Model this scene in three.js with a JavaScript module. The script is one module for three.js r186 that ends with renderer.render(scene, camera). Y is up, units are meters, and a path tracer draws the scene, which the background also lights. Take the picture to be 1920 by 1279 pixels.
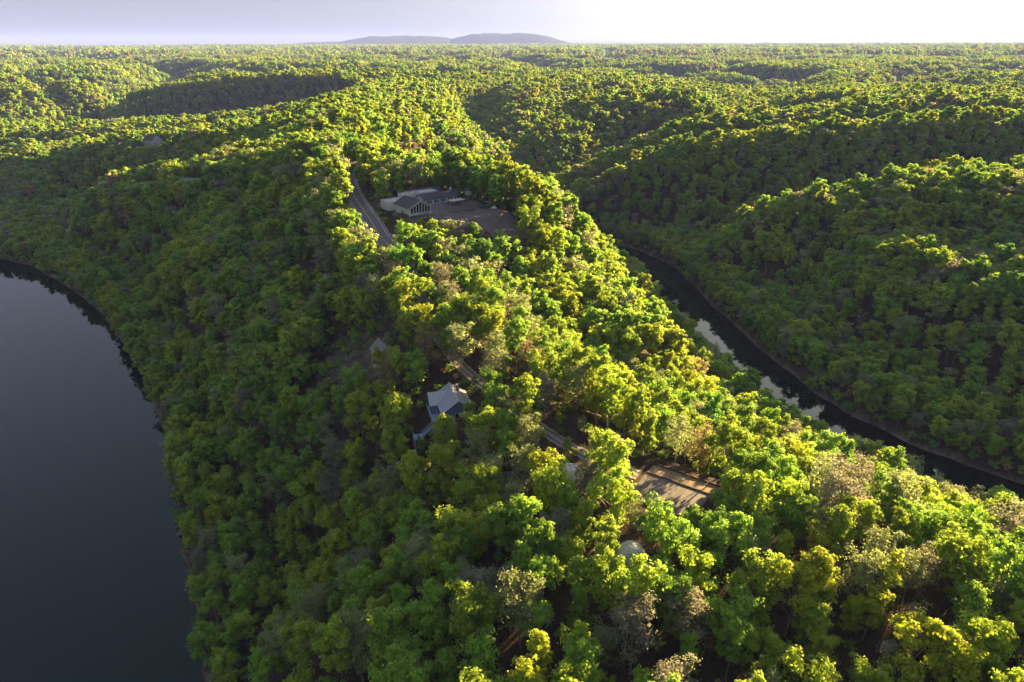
import * as THREE from 'three';
import { mergeGeometries } from 'three/addons/utils/BufferGeometryUtils.js';
import { createNoise2D } from 'simplex-noise';

// ---------------------------------------------------------------- camera, sky, sun, exposure
const DEG = Math.PI / 180, CAM_H = 150;
const scene = new THREE.Scene();
const lin = (r, g, b) => new THREE.Color().setRGB(r, g, b);
const camera = new THREE.PerspectiveCamera(53.1, 1024 / 682, 1, 60000);
camera.position.set(0, CAM_H, 0);
camera.rotation.set(-23.55 * DEG, 0, -0.12 * DEG, 'YXZ');
camera.updateMatrixWorld(true);
const SUN_AZ = 36 * DEG, SUN_EL = 14.5 * DEG;
const sunDir = new THREE.Vector3(Math.sin(SUN_AZ) * Math.cos(SUN_EL), Math.sin(SUN_EL), -Math.cos(SUN_AZ) * Math.cos(SUN_EL));
const EXPOSURE = 9.5;
{
  const W = 1024, H = 512, data = new Float32Array(W * H * 4);
  for (let r = 0; r < H; r++) {
    const up = ((r + 0.5) / H - 0.5) * Math.PI, y = Math.sin(up);
    for (let c = 0; c < W; c++) {
      const ro = ((c + 0.5) / W - 0.5) * 2 * Math.PI, x = Math.cos(ro) * Math.cos(up), z = Math.sin(ro) * Math.cos(up);
      const ang = Math.acos(Math.max(-1, Math.min(1, x * sunDir.x + y * sunDir.y + z * sunDir.z)));
      const hor = Math.exp(-Math.max(0, y) / 0.045), low = Math.exp(-Math.max(0, y) / 0.35);
      const glow = Math.exp(-Math.pow(ang / 0.52, 2)), core = Math.exp(-ang / 0.15);
      const base = [0.46 + 0.02 * low, 0.54 - 0.03 * low, 0.74 - 0.13 * low];
      const g = [1.0, 0.93, 0.82], k = [1.0, 0.86, 0.62], o = (r * W + c) * 4;
      for (let i = 0; i < 3; i++) {
        let v = base[i] + g[i] * glow * 1.3 + k[i] * core * 5;
        if (y < 0) v *= Math.max(0.25, 1 + y * 6);
        data[o + i] = v / EXPOSURE;
      }
      data[o + 3] = 1;
    }
  }
  const sky = new THREE.DataTexture(data, W, H, THREE.RGBAFormat, THREE.FloatType);
  sky.mapping = THREE.EquirectangularReflectionMapping; sky.magFilter = THREE.LinearFilter; sky.minFilter = THREE.LinearFilter; sky.needsUpdate = true;
  scene.background = sky; scene.environment = sky;
}
const sun = new THREE.DirectionalLight(new THREE.Color().setRGB(1.0, 0.68, 0.28), 5);
sun.name = 'sun'; sun.position.copy(sunDir).multiplyScalar(1500); sun.castShadow = true; sun.shadow.radius = 2;
Object.assign(sun.shadow.camera, { left: -700, right: 700, top: 700, bottom: -700, near: 10, far: 4000 }); sun.shadow.mapSize.set(4096, 4096);
sun.target.position.set(0, 40, -350); scene.add(sun, sun.target);
scene.fog = new THREE.FogExp2(lin(0.26, 0.36, 1.0), 0.000036);
const renderer = new THREE.WebGLRenderer({ antialias: true });
renderer.shadowMap.enabled = true;
renderer.toneMapping = THREE.LinearToneMapping; renderer.toneMappingExposure = EXPOSURE;

// ---------------------------------------------------------------- helpers
function rng(a) { return () => { a |= 0; a = (a + 0x6d2b79f5) | 0; let t = Math.imul(a ^ (a >>> 15), 1 | a); t = (t + Math.imul(t ^ (t >>> 7), 61 | t)) ^ t; return ((t ^ (t >>> 14)) >>> 0) / 4294967296; }; }
const n1 = createNoise2D(rng(11)), n2 = createNoise2D(rng(12)), n3 = createNoise2D(rng(13)), n4 = createNoise2D(rng(14));
const clamp = (v, a = 0, b = 1) => Math.max(a, Math.min(b, v)), lerp = (a, b, t) => a + (b - a) * t, smooth = (a, b, x) => { const t = clamp((x - a) / (b - a)); return t * t * (3 - 2 * t); };
const taken = {};
function numbered(name) { const n = taken[name] = (taken[name] ?? -1) + 1; return n ? `${name}_${String(n).padStart(3, '0')}` : name; }
const shadows = (o) => o.traverse((m) => { if (m.isMesh) { m.castShadow = true; m.receiveShadow = true; } });
function tag(o, label, category, group, kind) { o.userData.label = label; if (category) o.userData.category = category; if (group) o.userData.group = group; if (kind) o.userData.kind = kind; return o; }
function base(name, x, y, d, turn, label, category, group) { const o = new THREE.Group(); o.name = numbered(name); o.position.set(x, y, -d); o.rotation.y = turn; tag(o, label, category, group); scene.add(o); return o; }
function part(name, geos, mat, parent) { const list = [].concat(geos); const g = list.length > 1 ? mergeGeometries(list.map((q) => (q.index ? q.toNonIndexed() : q)), false) : list[0]; const m = new THREE.Mesh(g, mat); m.name = name; m.castShadow = m.receiveShadow = true; parent.add(m); return m; }
const box = (w, h, d, x = 0, y = 0, z = 0, ry = 0, rx = 0, rz = 0) => { const g = new THREE.BoxGeometry(w, h, d); if (rx) g.rotateX(rx); if (rz) g.rotateZ(rz); if (ry) g.rotateY(ry); return g.translate(x, y, z); };
const cyl = (r0, r1, h, x = 0, y = 0, z = 0, n = 8) => new THREE.CylinderGeometry(r1, r0, h, n).translate(x, y, z);
function bar(a, b, w, t) { const A = new THREE.Vector3(...a), B = new THREE.Vector3(...b), L = A.distanceTo(B), g = new THREE.BoxGeometry(w, t ?? w, L); const m = new THREE.Matrix4().lookAt(A, B, new THREE.Vector3(0, 1, 0.0001)); m.setPosition(A.clone().add(B).multiplyScalar(0.5)); return g.applyMatrix4(m); }
function prism(pts, depth, z0) { const s = new THREE.Shape(pts.map((p) => new THREE.Vector2(...p))); return new THREE.ExtrudeGeometry(s, { depth, bevelEnabled: false }).translate(0, 0, z0); }
function slab(a, b, c, d, t) { // a thick sloping panel: corners a b c d, thickness t along its normal (below)
  const v = [a, b, c, d].map((p) => new THREE.Vector3(...p)), n = v[1].clone().sub(v[0]).cross(v[3].clone().sub(v[0])).normalize(); if (n.y < 0) n.negate();
  const w = v.map((p) => p.clone().addScaledVector(n, -t)), P = [...v, ...w], F = [[0, 1, 2, 3], [7, 6, 5, 4], [0, 4, 5, 1], [1, 5, 6, 2], [2, 6, 7, 3], [3, 7, 4, 0]], pos = [], uv = [];
  for (const f of F) for (const k of [0, 1, 2, 0, 2, 3]) { pos.push(...P[f[k]].toArray()); uv.push([0, 1, 1, 0][k], [0, 0, 1, 1][k]); }
  const g = new THREE.BufferGeometry(); g.setAttribute('position', new THREE.Float32BufferAttribute(pos, 3)); g.setAttribute('uv', new THREE.Float32BufferAttribute(uv, 2)); g.computeVertexNormals(); return g;
}
function noiseTex(size, f, rep, srgb = true) { // f(u,v) -> [r,g,b] 0..1
  const d = new Uint8Array(size * size * 4);
  for (let y = 0; y < size; y++) for (let x = 0; x < size; x++) { const c = f(x / size, y / size), o = (y * size + x) * 4; d[o] = clamp(c[0]) * 255; d[o + 1] = clamp(c[1]) * 255; d[o + 2] = clamp(c[2]) * 255; d[o + 3] = 255; }
  const t = new THREE.DataTexture(d, size, size); t.wrapS = t.wrapT = THREE.RepeatWrapping; t.magFilter = THREE.LinearFilter; t.minFilter = THREE.LinearMipmapLinearFilter; t.generateMipmaps = true; if (srgb) t.colorSpace = THREE.SRGBColorSpace; t.repeat.set(rep, rep); t.needsUpdate = true; return t;
}
// tileable noise: blends four shifted copies
const tile = (n, f) => (u, v) => { const a = n(u * f, v * f), b = n((u - 1) * f, v * f), c = n(u * f, (v - 1) * f), d = n((u - 1) * f, (v - 1) * f), s = u * u * (3 - 2 * u), t = v * v * (3 - 2 * v); return lerp(lerp(a, b, s), lerp(c, d, s), t); };
const _v = new THREE.Vector3();
const project = (x, y, d) => { _v.set(x, y, -d).project(camera); return [_v.x, _v.y]; };

// ---------------------------------------------------------------- terrain: heights from ridge, bank and valley lines  (x right, d forward, h up; metres)
const SHORE = [[-900, 640], [-640, 590], [-520, 560], [-450, 535], [-396, 510], [-355, 485], [-313, 448], [-279, 416], [-251, 387], [-224, 354], [-197, 319], [-176, 289], [-155, 259], [-137, 229], [-126, 208], [-114, 184], [-102, 164], [-94, 149], [-81, 126], [-68, 98], [-48, 62], [-22, 22], [10, -20], [60, -60], [150, -120]];
for (const p of SHORE) if (p[1] > 0 && p[1] < 500) p[0] += 6;
const RIVER = [[430, -60], [340, 40], [278, 112], [228, 160], [182, 194], [150, 226], [131, 258], [121, 300], [113, 356], [109, 392], [106, 438], [101, 482], [82, 521], [56, 552]];
const ROAD = [[-70, 520, 85], [-92, 450, 84.5], [-95, 405, 83.5], [-87, 369, 82], [-77, 336, 81], [-69, 314, 80], [-61.5, 296, 78], [-55.5, 281, 76], [-49.5, 269, 74.5], [-43, 255, 72], [-36, 236, 67], [-28, 216, 62]];
const DRIVE = [[-28, 216, 62], [-17, 194, 58], [-4, 176, 55.5], [7, 162, 54], [15.5, 152, 53.2], [24, 144.5, 53], [31, 140, 53]];
const samples = [];
function line(pts, step = 13) { for (let i = 0; i < pts.length - 1; i++) { const [a, b] = [pts[i], pts[i + 1]], L = Math.hypot(b[0] - a[0], b[1] - a[1]), n = Math.max(1, Math.round(L / step)); for (let k = 0; k < n; k++) samples.push(a.map((v, j) => lerp(v, b[j], k / n))); } samples.push(pts[pts.length - 1]); }
const offset = (pts, w, h) => pts.map((p, i) => { const a = pts[Math.max(0, i - 1)], b = pts[Math.min(pts.length - 1, i + 1)], L = Math.hypot(b[0] - a[0], b[1] - a[1]); return [p[0] + (-(b[1] - a[1]) / L) * w, p[1] + ((b[0] - a[0]) / L) * w, h]; });
line(SHORE.map((p) => [...p, 0.4])); line(offset(SHORE, -14, -5)); line(offset(SHORE, 6, 5)); line(offset(SHORE, -45, -8), 25);
for (const p of [[-300, 280], [-260, 160], [-170, 80], [-420, 420], [-520, 300], [-700, 480], [-450, 120], [-200, -60], [-80, -120], [-700, 200], [-800, 0], [-500, -150], [-300, -250]]) samples.push([...p, -9]);
line(RIVER.map((p) => [...p, -4])); line(offset(RIVER, 20, 0.3)); line(offset(RIVER, -20, 0.3)); line(offset(RIVER, 13, -3)); line(offset(RIVER, -13, -3)); line(offset(RIVER, 23.5, 6)); line(offset(RIVER, -23.5, 6));
for (const l of [
  // the peninsula's crest, its knoll with the long building and the ridge behind
  [[270, 0, 40], [210, 60, 44], [150, 92, 38], [110, 106, 44], [70, 120, 50.5], [37, 134, 53], [10, 160, 54], [-12, 190, 57], [-30, 220, 63], [-52, 268, 74], [-62, 300, 79], [-72, 340, 82], [-95, 400, 84], [-112, 460, 85], [-130, 520, 86], [-142, 600, 87], [-150, 700, 88], [-150, 850, 84], [-130, 1000, 82], [-150, 1200, 80]],
  [[-66, 315, 81], [-45, 305, 82], [-30, 320, 82], [-5, 305, 80.5], [2, 285, 78]], [[0, 325, 80], [10, 308, 79], [16, 290, 73], [14, 275, 68]], [[-12, 345, 79], [8, 332, 77]], [[-55, 330, 82], [-30, 345, 81], [0, 340, 74]],
  [[24, 112, 51], [0, 95, 45], [60, 80, 45], [110, 60, 42]], [[-45, 120, 30], [-20, 80, 34], [10, 50, 34], [60, 20, 34]],
  [[60, 160, 38], [98, 166, 24], [150, 140, 16]], [[45, 215, 33], [20, 250, 50], [60, 300, 26]], [[40, 360, 42], [20, 400, 48], [55, 420, 26]],
  [[-75, 200, 32], [-95, 240, 34], [-115, 290, 42], [-150, 330, 46], [-180, 370, 46]],
  // left shore spurs and gullies
  [[-110, 390, 82], [-160, 432, 73], [-235, 478, 60], [-300, 520, 44]], [[-400, 612, 6], [-330, 594, 26], [-250, 562, 48], [-180, 522, 70]],
  [[-130, 520, 86], [-230, 620, 72], [-340, 690, 56], [-450, 730, 43], [-560, 745, 28]], [[-620, 820, 10], [-450, 832, 26], [-310, 794, 46], [-220, 742, 68]],
  [[-150, 700, 88], [-260, 840, 66], [-400, 920, 44], [-600, 960, 34], [-800, 980, 30]], [[-1000, 1130, 4], [-600, 1180, 3], [-380, 1220, 12], [-240, 1290, 36]], [[-1000, 1210, 4], [-600, 1260, 4], [-360, 1300, 18]], [[-700, 1390, 80], [-480, 1400, 84], [-320, 1390, 84]], [[-1100, 1480, 84], [-500, 1500, 86], [-200, 1560, 86]],
  // spurs on the left of the river gorge
  [[-120, 560, 86], [-68, 582, 79], [-36, 566, 70], [-6, 580, 46], [14, 600, 22]], [[32, 525, 4], [2, 500, 26], [-38, 470, 52], [-70, 445, 70]], [[-150, 700, 88], [-108, 765, 80], [-62, 805, 66], [-28, 835, 38]], [[0, 662, 8], [-42, 684, 42], [-92, 668, 66]],
  [[52, 548, -1], [35, 575, 1], [20, 612, 3], [10, 660, 6], [0, 720, 8], [-10, 800, 12], [-22, 900, 20], [-32, 1000, 30], [-60, 1150, 42]],
  // hills on the right, near to far
  [[128, 460, 12], [156, 446, 42], [200, 434, 54], [250, 428, 61], [310, 428, 65], [400, 432, 69], [600, 440, 76]], [[330, 425, 66], [390, 330, 68], [460, 230, 72], [540, 130, 72]], [[200, 345, 40], [245, 300, 42], [310, 235, 44], [380, 160, 44]],
  [[126, 502, 3], [160, 496, 6], [240, 508, 14], [340, 520, 22], [480, 528, 36], [620, 536, 50]],
  [[50, 592, 22], [76, 584, 47], [133, 588, 62], [192, 586, 68], [288, 596, 75], [398, 606, 82], [540, 606, 86]], [[40, 622, 4], [100, 624, 8], [180, 638, 16], [300, 670, 26], [460, 694, 42], [620, 700, 54]],
  [[50, 665, 20], [114, 656, 52], [168, 680, 66], [307, 745, 74], [442, 790, 80], [640, 810, 84]], [[15, 702, 4], [100, 734, 6], [190, 796, 10], [285, 860, 20], [420, 915, 36], [600, 930, 50]],
  [[14, 762, 46], [57, 850, 66], [118, 920, 78], [170, 950, 81], [215, 930, 77], [250, 846, 60]], [[0, 832, 10], [50, 935, 22], [105, 1020, 34], [210, 1065, 42], [340, 1080, 54]],
  [[-20, 962, 44], [20, 1082, 66], [40, 1200, 76], [154, 1300, 78]], [[420, 980, 72], [620, 1010, 74], [850, 820, 78], [900, 500, 82], [800, 200, 78]],
]) line(l);
const G = { x0: -1250, d0: -320, s: 9, nx: 246, nd: 226 }; G.h = new Float32Array(G.nx * G.nd);
{
  const N = samples.length, sx = new Float64Array(N), sd = new Float64Array(N), sh = new Float64Array(N); samples.forEach((p, i) => { sx[i] = p[0]; sd[i] = p[1]; sh[i] = p[2]; });
  for (let j = 0; j < G.nd; j++) for (let i = 0; i < G.nx; i++) { const x = G.x0 + i * G.s, d = G.d0 + j * G.s; let W = 0, S = 0; for (let k = 0; k < N; k++) { const a = x - sx[k], b = d - sd[k], q = a * a + b * b + 20, w = 1 / (q * q * Math.sqrt(Math.sqrt(q))); W += w; S += w * sh[k]; } G.h[j * G.nx + i] = S / W; }
}
for (let pass = 0; pass < 2; pass++) { // weathered smooth, the banks left sharp
  const src = G.h.slice(); for (let j = 1; j < G.nd - 1; j++) for (let i = 1; i < G.nx - 1; i++) { const o = j * G.nx + i, c = src[o]; if (c < 7) continue; let s = 0; for (const k of [-G.nx - 1, -G.nx, -G.nx + 1, -1, 1, G.nx - 1, G.nx, G.nx + 1]) s += src[o + k]; G.h[o] = lerp(c, s / 8, 0.75 * smooth(7, 22, c)); }
}
function gridH(x, d) { const fx = clamp((x - G.x0) / G.s, 0, G.nx - 1.001), fd = clamp((d - G.d0) / G.s, 0, G.nd - 1.001), i = fx | 0, j = fd | 0, u = fx - i, v = fd - j, h = G.h, o = j * G.nx + i; return lerp(lerp(h[o], h[o + 1], u), lerp(h[o + G.nx], h[o + G.nx + 1], u), v); }
function farH(x, d) {
  const r = Math.hypot(x, d), amp = lerp(1, 0.35, smooth(3500, 12000, r));
  const w = n1(x / 900 + 3, d / 900) * 220, v = Math.abs(n2((x + w) / 1300, (d - w) / 1300)), v2 = Math.abs(n3((x - w) / 430, (d + w) / 430));
  return 78 + 26 * smooth(3000, 14000, r) + 10 * n4(x / 2600, d / 2600) * 1 - amp * (76 * Math.exp(-((v / 0.3) ** 2)) + 26 * Math.exp(-((v2 / 0.2) ** 2))) + 4 * n1(x / 170, d / 170);
}
const segDist = (pts, x, d) => { let best = 1e9, at = 0; for (let i = 0; i < pts.length - 1; i++) { const a = pts[i], b = pts[i + 1], ux = b[0] - a[0], ud = b[1] - a[1], t = clamp(((x - a[0]) * ux + (d - a[1]) * ud) / (ux * ux + ud * ud)), q = Math.hypot(x - a[0] - ux * t, d - a[1] - ud * t); if (q < best) { best = q; at = a[2] === undefined ? 0 : lerp(a[2], b[2], t); } } return [best, at]; };
// levelled pads: centre x, d, half sizes along the turned axes, turn of the first axis, height
const LOT = { x: 36.4, d: 131.8, u: [0.82, -0.572], hw: 8, hd: 5.6, h: 53 };
const PADS = [
  { x: 38.5, d: 134.6, u: LOT.u, hw: 9.5, hd: 9.2, h: 53, b: 7 },
  { x: -40, d: 321, u: [0.8, 0.6], hw: 20, hd: 15, h: 82, b: 8 },
  { x: 24.5, d: 112, u: [1, 0], hw: 5, hd: 5, h: 51.5, b: 7 }, { x: 14, d: 138, u: [1, 0], hw: 4.5, hd: 4.5, h: 53, b: 5 },
];
function height(x, d) {
  const r = Math.hypot(x, d - 300), t = Math.max(smooth(1150, 1480, r), smooth(x < 0 ? 900 : 620, x < 0 ? 1150 : 860, Math.abs(x)) * smooth(-100, 500, d));
  let h = t < 1 ? gridH(x, d) : 0; if (t > 0) h = lerp(h, farH(x, d), t);
  if (h > 3 || t > 0.5) h += (n1(x / 38, d / 38) * 1.6 + n2(x / 95, d / 95) * 3.2) * smooth(3, 18, h);
  if (t >= 0.5) h = Math.max(h, 4);
  if (r < 400) {
    for (const p of PADS) { const a = x - p.x, b = d - p.d, du = Math.abs(a * p.u[0] + b * p.u[1]) - p.hw, dv = Math.abs(-a * p.u[1] + b * p.u[0]) - p.hd, q = Math.hypot(Math.max(0, du), Math.max(0, dv)); if (q < p.b) h = lerp(p.h, h, smooth(0, p.b, q)); }
    if (d > 190 && d < 540 && x < 0) { const [q, y] = segDist(ROAD, x, d); if (q < 15) h = lerp(y, h, smooth(6.5, 15, q)); }
    if (d > 130 && d < 225) { const [q, y] = segDist(DRIVE, x, d); if (q < 8) h = lerp(y, h, smooth(3, 8, q)); }
  }
  return h;
}

// ---------------------------------------------------------------- the setting
const tA = tile(n1, 9), tB = tile(n2, 40), tC = tile(n3, 110);
const litterTex = noiseTex(512, (u, v) => { const a = tA(u, v), b = tB(u, v), c = tC(u, v), k = 0.62 + 0.14 * a + 0.13 * b + 0.2 * c; return [k, k * (0.97 + 0.05 * b), k * (0.94 - 0.07 * a)]; }, 1);
const litterBump = noiseTex(512, (u, v) => { const k = 0.5 + 0.2 * tB(u, v) + 0.3 * tC(u, v); return [k, k, k]; }, 1, false);
const groundMat = new THREE.MeshPhysicalMaterial({ specularIntensity: 0.2, vertexColors: true, map: litterTex, bumpMap: litterBump, bumpScale: 0.25, roughness: 1 });
const C_LITTER = [0.13, 0.1, 0.068], C_BANK = [0.30, 0.27, 0.22], C_GRASS = [0.12, 0.15, 0.05];
const meadow = (x, d) => { const r = Math.hypot(x, d); return r > 900 && n3(x / 420 + 7, d / 420) > 0.66 && n1(x / 1800, d / 1800 + 5) > -0.2; };
{
  const angs = []; for (let a = -180; a < 180;) { angs.push(a); const k = Math.abs(a + 2); a += k < 56 ? 0.26 : k < 75 ? 1.2 : 5; } angs.push(180);
  const rads = [0.5]; for (let r = 12; r < 24000; r *= r < 60 ? 1.08 : r < 1600 ? 1.0155 : 1.024) rads.push(r);
  const pos = [], col = [], uv = [], idx = [], na = angs.length;
  for (const r of rads) for (const a of angs) {
    const x = Math.sin(a * DEG) * r, d = Math.cos(a * DEG) * r, h = height(x, d); pos.push(x, h, -d); uv.push(x / 26, d / 26);
    const bank = h < 0.45 + 0.4 * n3(x / 7, d / 7) && r < 900, c = bank ? C_BANK : meadow(x, d) ? C_GRASS : C_LITTER, j = 1 + 0.22 * n2(x / 21, d / 21); col.push(c[0] * j, c[1] * j, c[2] * j);
  }
  for (let i = 0; i < rads.length - 1; i++) for (let k = 0; k < na - 1; k++) { const o = i * na + k; idx.push(o, o + 1, o + na, o + 1, o + na + 1, o + na); }
  const g = new THREE.BufferGeometry(); g.setAttribute('position', new THREE.Float32BufferAttribute(pos, 3)); g.setAttribute('color', new THREE.Float32BufferAttribute(col, 3)); g.setAttribute('uv', new THREE.Float32BufferAttribute(uv, 2)); g.setIndex(idx); g.computeVertexNormals();
  if (g.attributes.normal.getY(5000) < 0) { for (let i = 0; i < idx.length; i += 3) [idx[i], idx[i + 1]] = [idx[i + 1], idx[i]]; g.setIndex(idx); g.computeVertexNormals(); }
  const m = new THREE.Mesh(g, groundMat); m.name = 'terrain'; tag(m, 'wooded ground of ridges and valleys with brown leaf litter', 'terrain', null, 'structure'); m.castShadow = m.receiveShadow = true; scene.add(m);
}
// water: the lake on the left and the river on the right, one sheet each, parted under the crest of the peninsula
{
  const rip = noiseTex(512, (u, v) => { const k = 0.5 + 0.25 * tB(u, v) + 0.25 * tC(u, v); return [k, k, k]; }, 1, false);
  const mk = (pts, name, label, c, rough, bump) => {
    const g = new THREE.ShapeGeometry(new THREE.Shape(pts.map((p) => new THREE.Vector2(p[0], p[1])))); g.rotateX(-Math.PI / 2); const p = g.attributes.position, uv = []; for (let i = 0; i < p.count; i++) uv.push(p.getX(i) / 40, p.getZ(i) / 40); g.setAttribute('uv', new THREE.Float32BufferAttribute(uv, 2));
    const m = new THREE.Mesh(g, new THREE.MeshPhysicalMaterial({ color: c, roughness: rough, ior: 1.33, specularColor: lin(0.5, 0.85, 0.62), bumpMap: rip, bumpScale: bump })); m.name = name; m.receiveShadow = true; tag(m, label, 'water', null, 'structure'); scene.add(m);
  };
  const split = [[400, -260], [270, 0], [150, 92], [37, 134], [-30, 220], [-72, 340], [-112, 460], [-200, 620]];
  mk([[-1050, 780], [-1050, -300], ...split.slice().sort((a, b) => a[1] - b[1])], 'lake', 'calm dark blue lake below the shaded wooded slope', lin(0.0003, 0.0018, 0.0036), 0.04, 0.002);
  mk([[560, -260], [150, 540], [20, 590], ...split.slice(0, 7).sort((a, b) => b[1] - a[1])], 'river', 'dark narrow river in the gorge right of the ridge', lin(0.002, 0.0024, 0.0024), 0.02, 0.001);
}
// the two flat-topped mountains on the horizon
{
  const mat = new THREE.MeshPhysicalMaterial({ color: lin(0.035, 0.06, 0.02), roughness: 1, specularIntensity: 0 });
  const mesa = (x, d, top, len, foot, peak, label) => {
    const nx = 70, nd = 16, pos = [], idx = [];
    for (let j = 0; j <= nd; j++) for (let i = 0; i <= nx; i++) { const u = (i / nx) * 2 - 1, v = (j / nd) * 2 - 1, X = u * (len + foot), D = v * (foot + 350), q = Math.hypot(Math.max(0, Math.abs(X) - len), Math.max(0, Math.abs(D) - 250)) / foot; const s = clamp(1 - q); const hh = s * s * (3 - 2 * s) * (0.93 + 0.05 * n1(X / 500 + x, D / 400) + 0.05 * (peak * u)); pos.push(x + X, 40 + (top - 40) * hh, -(d + D)); }
    for (let j = 0; j < nd; j++) for (let i = 0; i < nx; i++) { const o = j * (nx + 1) + i; idx.push(o, o + 1, o + nx + 1, o + 1, o + nx + 2, o + nx + 1); }
    const g = new THREE.BufferGeometry(); g.setAttribute('position', new THREE.Float32BufferAttribute(pos, 3)); g.setIndex(idx); g.computeVertexNormals(); const m = new THREE.Mesh(g, mat); m.name = numbered('mountain'); tag(m, label, 'mountain', null, 'structure'); scene.add(m);
  };
  mesa(-2430, 17000, 330, 520, 1900, -0.3, 'lower flat-topped blue mountain on the horizon, the left of the two');
  mesa(-190, 17000, 380, 480, 1750, 0.4, 'higher flat-topped blue mountain on the horizon, the right of the two');
  mesa(-3600, 17600, 205, 900, 1400, 0, 'long low blue rise on the horizon left of the mountains');
}


// ---------------------------------------------------------------- trees
const barkTex = noiseTex(128, (u, v) => { const k = 0.7 + 0.2 * tB(u, v * 0.3) + 0.15 * tC(u, v); return [k, k * 0.98, k * 0.94]; }, 1);
const BARK = { pale: new THREE.MeshStandardMaterial({ color: lin(0.40, 0.37, 0.32), map: barkTex, roughness: 0.95 }), grey: new THREE.MeshStandardMaterial({ color: lin(0.20, 0.175, 0.145), map: barkTex, roughness: 0.95 }) };
const leafMat = (c, thru = 0.6) => new THREE.MeshPhysicalMaterial({ color: c, vertexColors: true, roughness: 0.95, transmission: thru, thickness: 0, ior: 1.3, side: THREE.DoubleSide, specularIntensity: 0.2 });
const LEAF = leafMat(lin(1, 1, 1));

// A crown of many small leaf sprays set on lobes of clusters; returns positions, normals and colours.
function crown(seed, o) {
  const R = rng(seed), J = o.jit ?? 0.55, lobes = [], cl = [], gauss = () => R() + R() + R() - 1.5;
  const cy = (o.bot + o.top) / 2, ry = (o.top - o.bot) / 2;
  const rAt = (y) => { const t = (y - o.bot) / (o.top - o.bot); return o.r * (o.form === 'cone' ? Math.pow(1 - t * 0.93, 0.8) * smooth(-0.05, 0.12, t) : o.form === 'tall' ? Math.sqrt(Math.max(0.03, 1 - Math.pow(2 * t - 0.9, 2) * 0.8)) : Math.sqrt(Math.max(0.03, 1 - Math.pow(2 * t - 0.72, 2) * 0.62)) * smooth(-0.1, 0.1, 1.04 - t)); };
  for (let i = 0; i < o.lobes; i++) { const y = lerp(o.bot + 0.5, o.top - o.cr * 0.7, Math.pow((i + R() * 0.8) / o.lobes, 0.8)), a = i * 2.4 + R() * 1.3, rr = rAt(y) * (0.45 + 0.42 * R()); lobes.push([Math.cos(a) * rr, y, Math.sin(a) * rr, o.cr * (0.85 + 0.5 * R())]); }
  for (const l of lobes) for (let k = 0; k < o.per; k++) { const a = R() * 6.283, e = R() * 1.9 - 0.6, q = l[3] * (0.25 + 0.75 * R()); cl.push([l[0] + Math.cos(a) * Math.cos(e) * q, l[1] + Math.sin(e) * q * 0.8, l[2] + Math.sin(a) * Math.cos(e) * q, o.cr * (0.26 + 0.42 * R()), 0.86 + 0.28 * R(), l]); }
  const n = o.n, pos = new Float32Array(n * 12), nor = new Float32Array(n * 12), col = new Float32Array(n * 12), idx = new Uint32Array(n * 6);
  const N = new THREE.Vector3(), T = new THREE.Vector3(), B = new THREE.Vector3(), S = new THREE.Vector3();
  for (let i = 0; i < n; i++) {
    const c = cl[(R() * cl.length) | 0], z0 = R() * 2 - 1, z = z0 < -0.35 ? -z0 : z0, a = R() * 6.283, s = Math.sqrt(1 - z * z), dx = s * Math.cos(a), dy = z, dz = s * Math.sin(a), q = c[3] * (0.5 + 0.85 * Math.pow(R(), 1.4));
    const L = c[5], inner = R() < (o.core ?? 0.24), qi = L[3] * 0.75 * R(), px = inner ? L[0] * 0.8 + dx * qi : c[0] + dx * q, py = inner ? L[1] + z0 * qi : c[1] + dy * q * 0.85, pz = inner ? L[2] * 0.8 + dz * qi : c[2] + dz * q;
    S.set(dx * 0.8 + (px - L[0]) / L[3] * 0.7 + px / o.r * 0.45, dy * 0.8 + (py - L[1]) / L[3] * 0.6 + (py - cy) / ry * 0.4 + 0.25, dz * 0.8 + (pz - L[2]) / L[3] * 0.7 + pz / o.r * 0.45).normalize();
    N.set(S.x + gauss() * J, S.y + gauss() * J, S.z + gauss() * J).normalize(); T.set(gauss(), gauss(), gauss()).cross(N).normalize(); B.copy(N).cross(T);
    const w = o.leaf * (inner ? 1.7 : 1) * (0.6 + 0.8 * R()), h = w * (0.55 + 0.4 * R()), bend = w * 0.18, tone = c[4] * (0.78 + 0.44 * R()), warm = (R() - 0.5) * 0.22;
    S.lerp(N, 0.22).normalize();
    const P = [[w * 0.5, 0, -bend], [0, h * 0.5, bend * 0.5], [-w * 0.5, 0, -bend], [0, -h * 0.5, bend * 0.5]];
    for (let k = 0; k < 4; k++) { const [u, v, f] = P[k], b = i * 12 + k * 3; pos[b] = px + T.x * u + B.x * v + N.x * f; pos[b + 1] = py + T.y * u + B.y * v + N.y * f; pos[b + 2] = pz + T.z * u + B.z * v + N.z * f; nor[b] = S.x; nor[b + 1] = S.y; nor[b + 2] = S.z; col[b] = tone * (1 + warm); col[b + 1] = tone; col[b + 2] = tone * (1 - warm * 1.4); }
    idx.set([0, 1, 2, 0, 2, 3].map((k) => i * 4 + k), i * 6);
  }
  const g = new THREE.BufferGeometry(); g.setAttribute('position', new THREE.BufferAttribute(pos, 3)); g.setAttribute('normal', new THREE.BufferAttribute(nor, 3)); g.setAttribute('color', new THREE.BufferAttribute(col, 3)); g.setIndex(new THREE.BufferAttribute(idx, 1));
  return { g, lobes, R };
}
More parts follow.
